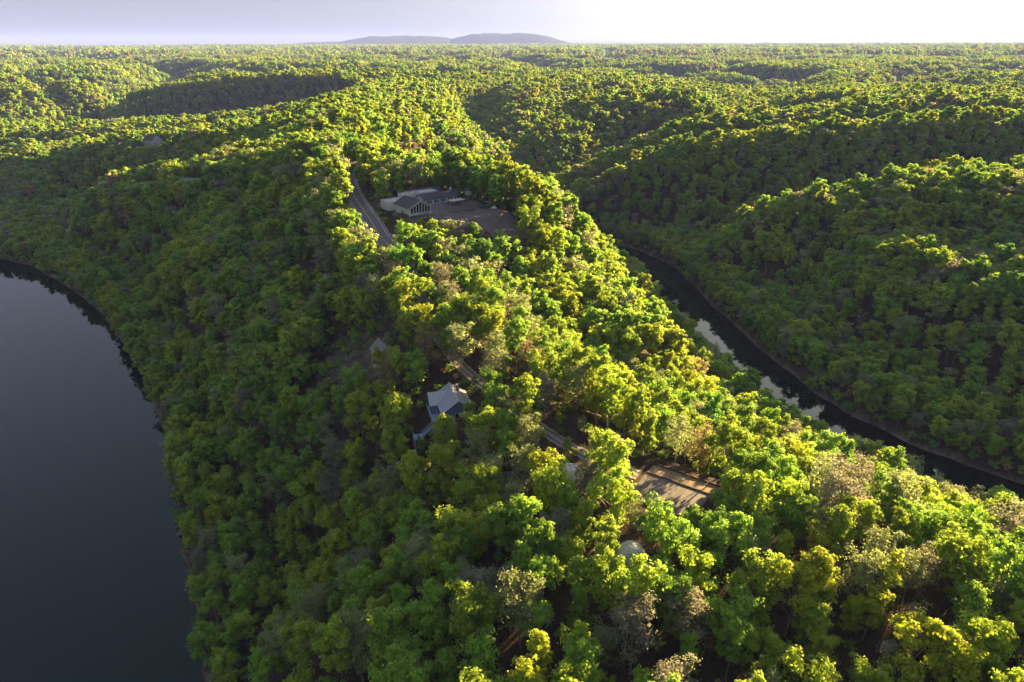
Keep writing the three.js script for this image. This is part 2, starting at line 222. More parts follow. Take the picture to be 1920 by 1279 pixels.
function limb(pts, r0, r1, sides, pos, idx) { // a tapered, bent stem through pts
  const T = new THREE.Vector3(), A = new THREE.Vector3(), B = new THREE.Vector3(), o = pos.length / 3;
  pts.forEach((p, i) => { const a = pts[Math.max(0, i - 1)], b = pts[Math.min(pts.length - 1, i + 1)]; T.set(b[0] - a[0], b[1] - a[1], b[2] - a[2]).normalize(); A.set(0.3, 0.1, 1).cross(T).normalize(); B.copy(T).cross(A); const r = lerp(r0, r1, i / (pts.length - 1)); for (let k = 0; k < sides; k++) { const q = (k / sides) * 6.283; pos.push(p[0] + (A.x * Math.cos(q) + B.x * Math.sin(q)) * r, p[1] + (A.y * Math.cos(q) + B.y * Math.sin(q)) * r, p[2] + (A.z * Math.cos(q) + B.z * Math.sin(q)) * r); } });
  for (let i = 0; i < pts.length - 1; i++) for (let k = 0; k < sides; k++) { const a = o + i * sides + k, b = o + i * sides + ((k + 1) % sides); idx.push(a, b, a + sides, b, b + sides, a + sides); }
}
function trunkGeo(seed, o, lobes, fine = true) {
  const R = rng(seed * 7 + 1), pos = [], idx = [], lean = [(R() - 0.5) * 1.6, (R() - 0.5) * 1.6], at = (y) => { const t = y / o.top; return [lean[0] * t * t + 0.25 * Math.sin(y * 0.45 + seed), y, lean[1] * t * t + 0.25 * Math.cos(y * 0.38 + seed)]; };
  const k = fine ? 7 : 4, ys = [...Array(k)].map((_, i) => -1 + (o.top * 0.86 + 1) * (i / (k - 1))); limb(ys.map(at), o.trunk, 0.05, fine ? 6 : 4, pos, idx);
  if (fine) for (const l of lobes) { const y0 = Math.max(o.bot * 0.55, l[1] - 2.6 - R() * 2.2), a = at(y0), m = [lerp(a[0], l[0], 0.5), lerp(a[1], l[1], 0.62), lerp(a[2], l[2], 0.5)]; limb([a, m, [l[0], l[1] + 0.3, l[2]]], o.trunk * 0.42, 0.04, 4, pos, idx); if (o.twigs) for (let t = 0; t < o.twigs; t++) { const e = [l[0] + (R() - 0.5) * o.cr * 1.9, l[1] + R() * o.cr * 1.1, l[2] + (R() - 0.5) * o.cr * 1.9]; limb([m, [lerp(m[0], e[0], 0.6), lerp(m[1], e[1], 0.55), lerp(m[2], e[2], 0.6)], e], o.trunk * 0.2, 0.02, 3, pos, idx); } }
  const g = new THREE.BufferGeometry(); g.setAttribute('position', new THREE.Float32BufferAttribute(pos, 3)); const uv = []; for (let i = 0; i < pos.length; i += 3) uv.push((pos[i] + pos[i + 2]) * 0.6, pos[i + 1] * 0.3); g.setAttribute('uv', new THREE.Float32BufferAttribute(uv, 2)); g.setIndex(idx); g.computeVertexNormals(); return g;
}
// forms of tree, built at full height (metres)
const FORMS = [
  { key: 'broad', top: 17, bot: 4.6, r: 4.5, cr: 2.1, lobes: 12, per: 6, trunk: 0.24, bark: 'grey' },
  { key: 'broad', top: 16, bot: 4.0, r: 4.9, cr: 2.2, lobes: 13, per: 6, trunk: 0.26, bark: 'grey' },
  { key: 'broad', top: 18, bot: 5.6, r: 4.2, cr: 1.9, lobes: 13, per: 6, trunk: 0.23, bark: 'pale' },
  { key: 'tall', top: 20, bot: 7.0, r: 3.2, cr: 1.6, lobes: 14, per: 5, trunk: 0.22, bark: 'pale', form: 'tall' },
  { key: 'tall', top: 20, bot: 8.6, r: 3.5, cr: 1.7, lobes: 12, per: 5, trunk: 0.2, bark: 'pale', form: 'tall' },
  { key: 'spreading', top: 17.5, bot: 7.2, r: 5.3, cr: 1.9, lobes: 11, per: 7, trunk: 0.25, bark: 'pale' },
  { key: 'budding', top: 17, bot: 5.2, r: 4.3, cr: 2.0, lobes: 14, per: 6, trunk: 0.22, bark: 'pale', twigs: 4, sparse: 0.75 },
  { key: 'cone', top: 16, bot: 3.5, r: 3.3, cr: 1.4, lobes: 15, per: 5, trunk: 0.2, bark: 'grey', form: 'cone' },
  { key: 'bare', top: 14, bot: 4.0, r: 3.9, cr: 1.8, lobes: 12, per: 5, trunk: 0.2, bark: 'pale', twigs: 7, sparse: 0.12 },
];
FORMS.forEach((f, i) => { const c = crown(100 + i, { ...f, per: f.per + 3, core: f.sparse ? 0.05 : 0.2, n: Math.round(4100 * (f.sparse ?? 1)), leaf: f.sparse ? 0.38 : 0.49, jit: 0.7 }); f.crown0 = c.g; f.trunk0 = trunkGeo(100 + i, f, c.lobes); });
const STEM = new THREE.MeshStandardMaterial({ color: lin(1, 1, 1), vertexColors: true, roughness: 0.95 });
const SHRUB_FORM = { top: 4.2, bot: 0.4, r: 2.1, cr: 1.0, lobes: 7, per: 4 };
const pick = (i) => FORMS[i];
// leaf colours (linear): what the new leaves of each kind look like by themselves
const TINT = { yellow: [0.345, 0.41, 0.03], lime: [0.29, 0.405, 0.036], green: [0.222, 0.378, 0.042], deep: [0.158, 0.328, 0.05], pale: [0.29, 0.35, 0.135], tan: [0.35, 0.29, 0.12], grey: [0.25, 0.25, 0.165], gold: [0.45, 0.33, 0.03] };
const TINT_WORD = { yellow: 'yellow-green', lime: 'light green', green: 'green', deep: 'deep green', pale: 'pale grey-green', tan: 'tan', grey: 'grey-brown', gold: 'golden' };
const inPoly = (P, x, d) => { let c = false; for (let i = 0, j = P.length - 1; i < P.length; j = i++) if ((P[i][1] > d) !== (P[j][1] > d) && x < ((P[j][0] - P[i][0]) * (d - P[i][1])) / (P[j][1] - P[i][1]) + P[i][0]) c = !c; return c; };
const FIELD = [[-46, 300], [-38, 312], [-22, 322], [-12, 318], [0, 306], [8, 292], [4, 277], [-10, 279], [-24, 287], [-38, 293]];
const BARE_SLOPE = [[-44, 194], [-42, 206], [-46, 219], [-55, 230], [-66, 232], [-66, 222], [-60, 208], [-53, 194]];
const SCAR = [[-83, 262], [-76, 268], [-82, 286], [-96, 300], [-102, 292], [-94, 276]];
// open views kept down to what stands in the clearings: x, d, height, half width of the gap
const VIEWS = [[14, 138, 56, -2], [24.5, 112.5, 54, 0.6], [36, 132.5, 53, 2.2], [40.5, 130, 53, 2.2], [33, 134, 53, 0.8], [-17, 172, 57, 5], [-24, 171, 53.5, 3], [18, 148.5, 53, 0.4], [-49, 304, 82, 5], [-34, 322, 83, 7], [-8, 295, 78.5, 8], [-25, 297, 80, 8], [-62, 296, 78, 3], [-56.5, 283, 76, 3], [-70, 316, 80, 3], [-51, 273, 74.5, 2.5], [103, 404, 0, 4], [-42, 203, 72, 2], [-75, 264, 77, 3.5], [-345, 680, 61, 9], [-262, 492, 60, 5], [-212, 458, 68, 7]];
// the tallest tree that may stand at x, d (0: none)
function room(x, d, y, wide = 3) {
  let m = 99; for (const [vx, vd, vy, vw] of VIEWS) { const L = Math.hypot(vx, vd), t = ((vx - x) * vx + (vd - d) * vd) / L; if (t < 0 || t > 45) continue; const s = Math.abs((x - vx) * vd - (d - vd) * vx) / L; if (s < vw + wide) m = Math.min(m, Math.max(0, vy + (t - 2) * ((CAM_H - vy) / L) - y)); } const q = (cx, cd, r, h) => { if (Math.hypot(x - cx, d - cd) < r) m = Math.min(m, h); };
  { const a = x - LOT.x, b = d - LOT.d, u = a * LOT.u[0] + b * LOT.u[1], v = -(-a * LOT.u[1] + b * LOT.u[0]); if (Math.abs(u) < 9 && v > -10.8 && v < 6.4) m = 0; }
  q(24.5, 112, 4.2, 0); q(14, 138, 4.5, 0);
  if (d > 125 && d < 225) { const [e] = segDist(DRIVE, x, d); if (e < (d > 156 ? 0.9 : 3)) m = 0; else if (e < 6 && d > 132 && d < 160 && x < 40) m = Math.min(m, 6); }
  if (x < 0 && d > 205 && d < 530) { const [e] = segDist(ROAD, x, d); if (e < (d < 264 ? 2 : 4.8)) m = 0; if (e < 9 && d > 264 && d < 330 && x > -72 + (330 - d) * 0.28) m = Math.min(m, 3); }
  if (inPoly(FIELD, x, d)) m = 0; if (x > -46 && x < 2 && d > 274 && d < 308) m = Math.min(m, 4); if (x > -46 && x < 8 && d > 262 && d <= 274) m = Math.min(m, 13);
  if (Math.abs((x + 40) * 0.8 + (d - 321) * 0.6) < 20 && Math.abs(-(x + 40) * 0.6 + (d - 321) * 0.8) < 14) m = 0;
  if (x > -64 && x < -38 && d > 268 && d < 312) m = Math.min(m, 3);
  if (inPoly(BARE_SLOPE, x, d)) m = n3(x / 6, d / 6) > 0.15 ? 7 : 0; q(-60, 208, 10, 6); q(-66, 220, 8, 6); if (inPoly(SCAR, x, d)) m = Math.min(m, 7);
  q(-19, 171, 9, 0); q(-25, 163, 7, 6); q(-22, 158, 6, 8); q(-42, 203, 4, 0); q(-74, 264, 7, 0); q(-345, 680, 13, 0); q(-262, 492, 10, 0); q(-212, 458, 11, 0);
  return m;
}
// trees well behind a hill, which no view from near the camera shows, are left out
function hidden(x, y, d) { const top = CAM_H + 30, r = Math.hypot(x, d), n = Math.min(40, 12 + (r / 60 | 0)); for (let i = 1; i < n; i++) { const t = 1 - (i / n) * (i / n) * 0.9 - 30 / r; if (t > 0.08 && height(x * t, d * t) + 9 > lerp(top, y, t)) return true; } return false; }
let pickTint; const put = []; // every tree: x, d, y, form, scale, turn, tint key, tone
{
  const R = rng(77);
  const zone = (x, d, h) => { const v = n1(x / 60 + 9, d / 60) + 0.6 * n2(x / 23, d / 23); return v; };
  const choose = pickTint = (x, d, h) => {
    const v = zone(x, d, h), k = R();
    let tint, form;
    const budding = clamp(0.5 + 0.9 * n3(x / 240 + 4, d / 240)); if (k < 0.015) { tint = 'tan'; form = 6; } else if (k < 0.03 + 0.07 * budding) { tint = 'grey'; form = R() < 0.35 ? 8 : 6; } else if (k < 0.08 + 0.2 * budding) { tint = 'pale'; form = 6; }
    else { const s = v * 0.62 + (R() - 0.5) * 0.9 + 0.3; tint = s > 0.75 ? 'yellow' : s > 0.2 ? 'lime' : s > -0.5 ? 'green' : 'deep'; form = [0, 0, 1, 2, 2, 3, 3, 4, 4, 5, 7][(R() * 11) | 0]; }
    return [form, tint];
  };
  const scatter = (r0, r1, s, jit, mx, hs) => {
    for (let a = -Math.ceil((r1 * 1.1) / s); a <= Math.ceil((r1 * 1.1) / s); a++) for (let b = Math.floor(-40 / s); b <= Math.ceil(r1 / s); b++) {
      const x = (a + (b & 1) * 0.5 + (R() - 0.5) * jit) * s, d = (b + (R() - 0.5) * jit) * s, r = Math.hypot(x, d); const k = R(), k2 = R();
      if (r < r0 || r >= r1) continue;
      const p = project(x, 60, d); if (d < 5 || p[0] < -mx || p[0] > mx + 0.15 || p[1] < -1.5) continue;
      const h = height(x, d); if (h < 0.5 + k * 0.6) continue; if (r > 340 && hidden(x, h + 17, d)) continue;
      const m = r < 800 ? room(x, d, h, 3.4) : 99; if (m < 2) continue; if (r > 900 && meadow(x, d)) continue;
      const [form, tint] = choose(x, d, h); let sc = hs * (0.66 + 0.42 * k2) * (h < 12 ? 0.8 : 1); if (FORMS[form].top * sc > m) { if (m < 6) continue; sc = m / FORMS[form].top; }
      put.push({ x, d, y: h, form, sc, turn: k * 6.28, tint, tone: (0.85 + 0.3 * R()), r });
    }
  };
  scatter(20, 340, 6.7, 0.8, 1.2, 1); scatter(340, 850, 6.1, 0.8, 1.12, 1); scatter(850, 1800, 8.6, 0.85, 1.08, 1.12);
}
for (const [x, d, sc, form, tint] of [[-24, 343, 1.15, 3, 'lime'], [-18, 341, 1.1, 2, 'lime'], [-12, 339, 1.15, 3, 'green'], [-6, 334, 1.1, 4, 'lime'], [-1, 327, 1.15, 3, 'yellow'], [3, 319, 1.1, 2, 'lime'], [7, 311, 1.1, 3, 'lime'], [-30, 347, 1.15, 4, 'green'], [10, 303, 1.1, 4, 'yellow'], [-66, 337, 0.75, 6, 'tan'], [-60, 331, 0.6, 8, 'tan'], [-62, 341, 0.62, 8, 'grey'], [-3, 276, 0.45, 8, 'tan'], [3, 279, 0.5, 8, 'grey'], [-9, 275, 0.42, 8, 'tan'], [7, 284, 0.5, 8, 'tan'], [1, 274, 0.42, 6, 'lime']]) put.push({ x, d, y: height(x, d), form, sc, turn: x * 3.1, tint, tone: 1, r: Math.hypot(x, d) });

// single trees: the 300 that show largest; the rest of the wood is one mass
const cand = put.filter((t) => { const top = FORMS[t.form].top * t.sc; const p = project(t.x, t.y + top * 0.7, t.d); t.px = p[0]; t.py = p[1]; return t.r < 330 && Math.abs(p[0]) < 0.985 && p[1] > -0.985; });
cand.sort((a, b) => Math.hypot(a.x, a.d, CAM_H - a.y - 12) / FORMS[a.form].r / a.sc - Math.hypot(b.x, b.d, CAM_H - b.y - 12) / FORMS[b.form].r / b.sc);
const single = new Set(cand.slice(0, 300));
const crownMats = {}; for (const k in TINT) crownMats[k] = [0.86, 1, 1.14].map((s) => leafMat(lin(...TINT[k].map((c) => c * s))));
const FORM_WORD = { broad: 'broad round-crowned', tall: 'tall slender', spreading: 'wide spreading', budding: 'thinly leafed', cone: 'pointed', bare: 'nearly bare' };
function place(px, py, t) { // where it stands, in words
  const near = [[24.5, 112, 9, 'beside the white dome'], [14, 138, 8, 'beside the second dome'], [LOT.x, LOT.d, 15, 'edging the paved lot'], [-19, 171, 14, 'around the blue-grey house']];
  for (const [x, d, r, w] of near) if (Math.hypot(t.x - x, t.d - d) < r) return w;
  const [e] = segDist(DRIVE, t.x, t.d); if (e < 9) return 'along the crest driveway';
  const row = py < -0.72 ? 'on the bottom edge' : py < -0.4 ? 'low down' : py < -0.1 ? 'below middle' : 'at mid-height', c = (px + 1) / 2 * 8, col = ['far left', 'far left', 'near the lake', 'left of centre', 'at the centre', 'right of centre', 'right', 'far right'][clamp(Math.floor(c), 0, 7)];
  return `${row}, ${col}`;
}
const labelOf = new Map();
{ const by = {}; for (const t of single) { const f = FORMS[t.form], size = t.sc > 0.98 ? 'big ' : t.sc < 0.76 ? 'small ' : '', l = `${size}${FORM_WORD[f.key]} ${TINT_WORD[t.tint]} tree ${place(t.px, t.py, t)}`; (by[l] ??= []).push(t); }
  const N = ['first', 'second', 'third', 'fourth', 'fifth', 'sixth', 'seventh', 'eighth', 'ninth', 'tenth']; for (const l in by) { by[l].sort((a, b) => a.px - b.px); by[l].forEach((t, i) => labelOf.set(t, by[l].length === 1 ? l : `${l}, ${N[i] ?? 'last'} from left`)); } }
for (const t of single) {
  const f = FORMS[t.form], o = new THREE.Group(), where = place(t.px, t.py, t); o.name = numbered(f.key === 'bare' ? 'bare_tree' : 'broadleaf_tree'); o.position.set(t.x, t.y, -t.d); o.rotation.y = t.turn; o.scale.setScalar(t.sc);
  tag(o, labelOf.get(t), 'tree', `${TINT_WORD[t.tint]} trees ${where}`);
  part('trunk', f.trunk0, BARK[f.bark], o); part('crown', f.crown0, crownMats[t.tint][t.tone < 0.95 ? 0 : t.tone < 1.05 ? 1 : 2], o); scene.add(o);
}
{
  const forest = new THREE.Group(); forest.name = 'forest'; tag(forest, 'dense spring woodland covering the ridges, gorge and plateau', 'woodland', null, 'stuff'); scene.add(forest);
  const M = new THREE.Matrix4(), Q = new THREE.Quaternion(), Y = new THREE.Vector3(0, 1, 0), c = new THREE.Color();
  const mass = (name, g, list, mats, width = 1, plain = false) => { if (!list.length) return; const m = new THREE.InstancedMesh(g, mats, list.length); list.forEach((t, i) => { Q.setFromAxisAngle(Y, t.turn); m.setMatrixAt(i, M.compose(new THREE.Vector3(t.x, t.y, -t.d), Q, new THREE.Vector3(t.sc * width, t.sc, t.sc * width))); if (plain) return; const k = TINT[t.tint]; m.setColorAt(i, c.setRGB(k[0] * t.tone, k[1] * t.tone, k[2] * t.tone)); }); m.name = name; m.castShadow = m.receiveShadow = true; m.userData.kind = 'stuff'; forest.add(m); };
  FORMS.forEach((f, i) => {
    const c1 = crown(200 + i, { ...f, per: f.per + 1, core: f.sparse ? 0.08 : 0.24, n: Math.round(1900 * (f.sparse ?? 1)), leaf: f.sparse ? 0.65 : 0.86, jit: 0.6 }), c2 = crown(300 + i, { ...f, per: 5, jit: 0.7, core: 0.34, n: Math.round(640 * Math.max(0.6, f.sparse ?? 1)), leaf: 1.2 });
    const rest = put.filter((t) => t.form === i && !single.has(t));
    const c0 = rest.filter((t) => t.r < 230), m0 = rest.filter((t) => t.r >= 230 && t.r < 560);
    mass('crowns', f.crown0, c0, LEAF); mass('trunks', f.trunk0, c0, BARK[f.bark], 1, true); mass('crowns', c1.g, m0, LEAF, 1.15); mass('trunks', trunkGeo(200 + i, f, c1.lobes, f.twigs > 0), m0, BARK[f.bark], 1, true); mass('trees', c2.g, rest.filter((t) => t.r >= 560), LEAF, 1.2);
  });
  // saplings and shrubs on the forest floor
  { const R = rng(5), list = [], s = 4.3; for (let a = -110; a <= 80; a++) for (let b = 2; b <= 140; b++) { const x = (a + R() - 0.5) * s, d = (b + R() - 0.5) * s, k = R(), k2 = R(), r = Math.hypot(x, d); if (k < 0.2 || r > 640) continue; const p = project(x, 45, d); if (Math.abs(p[0]) > 1.2 || p[1] < -1.4) continue; const h = height(x, d); if (h < 0.25 || (r > 350 && h > 7)) continue; const m = room(x, d, h, 1.5); if (m > 9 && k < 0.5 && h > 7) continue; if (m < 1) continue; list.push({ x, d, y: h, sc: (m < 6 ? 0.25 : 0.5) + (m < 3 ? 0.2 : 0.6) * k2 * k2 + (h < 8 ? 0.35 : 0), turn: k * 60, tint: k2 > 0.7 ? 'lime' : k2 > 0.35 ? 'green' : k2 > 0.12 ? 'deep' : 'tan', tone: 0.8 + 0.4 * R() }); } mass('shrubs', crown(400, { ...SHRUB_FORM, n: 520, leaf: 0.4 }).g, list, LEAF); }
  { const R = rng(6), list = [], g = trunkGeo(700, { top: 1.7, bot: 0.5, trunk: 0.05, cr: 0.9, twigs: 5 }, [...Array(7)].map((_, i) => [Math.cos(i * 0.9) * 0.9, 0.9 + 0.5 * Math.sin(i * 2), Math.sin(i * 0.9) * 0.9, 0.9])); const n = g.attributes.position.count; g.setAttribute('color', new THREE.Float32BufferAttribute(new Float32Array(n * 3).fill(1), 3)); for (const [P, n] of [[BARE_SLOPE, 650], [FIELD, 260], [SCAR, 160]]) { const xs = P.map((p) => p[0]), ds = P.map((p) => p[1]); for (let i = 0; i < n; i++) { const x = lerp(Math.min(...xs) - 3, Math.max(...xs) + 3, R()), d = lerp(Math.min(...ds) - 3, Math.max(...ds) + 3, R()), k = R(); if (P === FIELD && n3(x / 9, d / 9) < 0.1 && inPoly(P, x, d) && d > 286) continue; list.push({ x, d, y: height(x, d) + 0.1, sc: 0.4 + 0.9 * k * k, turn: k * 99, tint: k > 0.45 ? 'grey' : 'tan', tone: 0.55 + 0.6 * R() }); } } mass('dry_brush', g, list, STEM, 1.3); }
  // far woods: clumps of several crowns
  const clump = (seed) => { const R = rng(seed), gs = []; for (let k = 0; k < 5; k++) { const g = crown(seed * 10 + k, { top: 15 + 5 * R(), bot: 5, r: 4.2, cr: 2.0, lobes: 8, per: 3, jit: 0.75, core: 0.36, n: 330, leaf: 1.3 }).g; const s = 0.8 + 0.6 * R(), tone = 0.75 + 0.5 * R(); g.attributes.color.array.forEach((v, i, A) => { A[i] = v * tone; }); gs.push(g.scale(s, 0.9 + 0.3 * R(), s).translate((R() - 0.5) * 17, -1, (R() - 0.5) * 17)); } return mergeGeometries(gs); };
  const clumps = [clump(500), clump(501), clump(502), clump(503)], R = rng(9), lists = clumps.map(() => []);
  const far = (r0, r1, s, sc) => { for (let b = Math.floor((r0 * 0.6) / s); b <= r1 / s; b++) for (let a = -Math.ceil(r1 * 0.8 / s); a <= Math.ceil(r1 * 0.8 / s); a++) { const x = (a + (R() - 0.5) * 0.9) * s, d = (b + (R() - 0.5) * 0.9) * s, r = Math.hypot(x, d), k = R(), k2 = R(); if (r < r0 || r > r1 || Math.abs(x) > d * 0.86) continue; if (hidden(x, height(x, d) + 19, d)) continue; if (meadow(x, d) || (r > 2500 && n2(x / 300, d / 300) > 0.72)) continue; lists[(k * 4) | 0].push({ x, d, y: height(x, d), sc: sc * (0.8 + 0.45 * k2), turn: k * 90, tint: pickTint(x, d)[1], tone: 0.8 + 0.35 * R() }); } };
  far(1780, 4200, 17, 1); far(4200, 13000, 46, 1.9);
  lists.forEach((l, i) => mass('far_trees', clumps[i], l, LEAF, 1.15));

}

// ---------------------------------------------------------------- roads, lot and bare ground
const grain = (c, amp, f = 1) => noiseTex(256, (u, v) => { const k = 1 + amp * (0.5 * tA(u, v) + 0.3 * tB(u, v) + 0.35 * tC(u, v)); return c.map((q) => q * k); }, f);
const std = (c, rough = 0.9, extra = {}) => new THREE.MeshStandardMaterial({ color: lin(...c), roughness: rough, ...extra });
const greyTex = grain([0.82, 0.82, 0.82], 0.3), tarTex = grain([0.8, 0.8, 0.82], 0.22);
const MAT = {
  asphalt: std([0.13, 0.13, 0.14], 0.92, { map: tarTex }), paint: std([0.42, 0.41, 0.39], 0.8), yellowPaint: std([0.36, 0.29, 0.12], 0.8), gravel: std([0.30, 0.27, 0.235], 1, { map: greyTex }), concrete: std([0.36, 0.35, 0.34], 0.9, { map: greyTex }),
  dirt: std([0.125, 0.1, 0.098], 1, { map: greyTex }), deck: std([0.22, 0.195, 0.19], 0.9, { map: greyTex }), timber: std([0.06, 0.045, 0.035], 0.9, { map: greyTex }), white: std([0.62, 0.62, 0.62], 0.7, { map: greyTex }), offwhite: std([0.6, 0.58, 0.53], 0.75, { map: greyTex }), roofDark: std([0.055, 0.055, 0.065], 0.9, { map: greyTex }), roofPale: std([0.42, 0.44, 0.47], 0.55, { map: greyTex, metalness: 0.2 }), roofGrey: std([0.2, 0.2, 0.21], 0.85, { map: greyTex }), blue: std([0.13, 0.2, 0.31], 0.8, { map: greyTex }), blueRail: std([0.22, 0.30, 0.40], 0.7), glass: new THREE.MeshPhysicalMaterial({ color: lin(0.012, 0.015, 0.02), roughness: 0.08, ior: 1.5 }),
  brown: std([0.16, 0.1, 0.06], 0.85, { map: greyTex }), cream: std([0.6, 0.5, 0.36], 0.8, { map: greyTex }), green: std([0.09, 0.17, 0.15], 0.8), canvas: std([0.66, 0.68, 0.68], 0.6, { map: greyTex }), frame: std([0.12, 0.12, 0.13], 0.6), steel: std([0.25, 0.25, 0.26], 0.5, { metalness: 0.5 }), black: std([0.02, 0.02, 0.022], 0.35), rubber: std([0.015, 0.015, 0.015], 0.9), aluminium: std([0.6, 0.62, 0.64], 0.35, { metalness: 0.4 }), red: std([0.35, 0.03, 0.02], 0.5), stone: std([0.3, 0.28, 0.25], 0.95, { map: greyTex }),
};
function smoothPath(pts, step = 2.5) { const c = new THREE.CatmullRomCurve3(pts.map((p) => new THREE.Vector3(p[0], p[2] ?? 0, -p[1])), false, 'catmullrom', 0.5), n = Math.max(2, Math.round(c.getLength() / step)); return c.getSpacedPoints(n); }
function ribbon(path, a, b, lift, lumpy = 0, from = 0, to = 1) { // a strip along a path between sideways offsets a and b (right is positive), following the ground
  const pos = [], uv = [], idx = [], n0 = Math.floor(from * (path.length - 1)), n1_ = Math.ceil(to * (path.length - 1)), cols = Math.max(1, Math.round(Math.abs(b - a) / 2)); let run = 0;
  for (let i = n0; i <= n1_; i++) { const p = path[i], q = path[Math.min(path.length - 1, i + 1)], o = path[Math.max(0, i - 1)], tx = q.x - o.x, tz = q.z - o.z, L = Math.hypot(tx, tz) || 1, nx = -tz / L, nz = tx / L; if (i > n0) run += p.distanceTo(path[i - 1]); for (let k = 0; k <= cols; k++) { let w = lerp(a, b, k / cols); if (lumpy && (k === 0 || k === cols)) w += n1(run / 4, k * 9 + a) * lumpy; const x = p.x + nx * w, z = p.z + nz * w; pos.push(x, height(x, -z) + lift, z); uv.push(w / 8, run / 8); } }
  const m = cols + 1; for (let i = 0; i < n1_ - n0; i++) for (let k = 0; k < cols; k++) { const o = i * m + k; idx.push(o, o + 1, o + m, o + 1, o + m + 1, o + m); }
  const g = new THREE.BufferGeometry(); g.setAttribute('position', new THREE.Float32BufferAttribute(pos, 3)); g.setAttribute('uv', new THREE.Float32BufferAttribute(uv, 2)); g.setIndex(idx); g.computeVertexNormals(); if (g.attributes.normal.getY(2) < 0) { for (let i = 0; i < idx.length; i += 3) [idx[i], idx[i + 1]] = [idx[i + 1], idx[i]]; g.setIndex(idx); g.computeVertexNormals(); } return g;
}
function patch(P, lift, mat, name, label, rough = 1) { // bare ground inside a ragged outline
  const xs = P.map((p) => p[0]), ds = P.map((p) => p[1]), s = 0.9, x0 = Math.min(...xs) - 2, d0 = Math.min(...ds) - 2, nx = Math.ceil((Math.max(...xs) + 2 - x0) / s), nd = Math.ceil((Math.max(...ds) + 2 - d0) / s), pos = [], uv = [], idx = [], id = new Map();
  const at = (i, j) => { const k = j * 2000 + i; if (!id.has(k)) { const x = x0 + i * s + n2(i * 0.7, j * 0.7) * 0.3, d = d0 + j * s + n3(i * 0.7, j * 0.7) * 0.3; id.set(k, pos.length / 3); pos.push(x, height(x, d) + lift + (n1(x / 1.7, d / 1.7) + n2(x / 0.8, d / 0.8) * 0.5) * 0.14 * rough, -d); uv.push(x / 9, d / 9); } return id.get(k); };
  for (let j = 0; j < nd; j++) for (let i = 0; i < nx; i++) { const x = x0 + (i + 0.5) * s, d = d0 + (j + 0.5) * s; if (!inPoly(P, x + n1(x / 5, d / 5) * 1.8, d + n2(x / 5, d / 5) * 1.8)) continue; const a = at(i, j), b = at(i + 1, j), c = at(i, j + 1), e = at(i + 1, j + 1); idx.push(a, b, c, b, e, c); }
  const g = new THREE.BufferGeometry(); g.setAttribute('position', new THREE.Float32BufferAttribute(pos, 3)); g.setAttribute('uv', new THREE.Float32BufferAttribute(uv, 2)); g.setIndex(idx); g.computeVertexNormals(); const m = new THREE.Mesh(g, mat); m.name = name; m.receiveShadow = m.castShadow = true; tag(m, label, 'ground', null, 'structure'); scene.add(m); return m;
}
patch(FIELD, 0.25, MAT.dirt, 'bare_field', 'ploughed-looking brown bare ground in front of the long white building');
patch(BARE_SLOPE, 0.22, std([0.1, 0.076, 0.055], 1, { map: greyTex }), 'bare_slope', 'brown cleared slope left of the yellow-green trees above the lake');
patch([[-64, 268], [-56, 272], [-44, 294], [-52, 300], [-64, 322], [-74, 352], [-62, 352], [-50, 316], [-46, 304], [-38, 296], [-42, 282], [-50, 262]], 0.12, std([0.12, 0.105, 0.085], 1, { map: greyTex }), 'verge', 'dull brown roadside bank between the road and the long white building');
{
  const path = smoothPath(ROAD), road = part('road', ribbon(path, -3.9, 3.9, 0.12), MAT.asphalt, scene); tag(road, 'two-lane asphalt road curving down the ridge past the white building', 'road', null, 'structure');
  for (const [a, b, mm, k] of [[-3.4, -3.18, MAT.paint, 'edge_line'], [3.18, 3.4, MAT.paint, 'edge_line'], [-0.26, -0.08, MAT.yellowPaint, 'centre_line'], [0.08, 0.26, MAT.yellowPaint, 'centre_line']]) part(k, ribbon(path, a, b, 0.135), mm, road);
  part('shoulder', ribbon(path, -4.7, -3.9, 0.07, 0.3), MAT.gravel, road); part('shoulder', ribbon(path, 3.9, 4.7, 0.07, 0.3), MAT.gravel, road);
  const dp = smoothPath(DRIVE, 1.6), drive = part('driveway', ribbon(dp, -2.1, 2.1, 0.1, 0.35), MAT.gravel, scene); tag(drive, 'pale gravel driveway leading along the crest to the paved lot', 'driveway', null, 'structure');
  part('wheel_track', ribbon(dp, -1.25, -0.65, 0.115, 0.1), MAT.dirt, drive); part('wheel_track', ribbon(dp, 0.65, 1.25, 0.115, 0.1), MAT.dirt, drive);
}
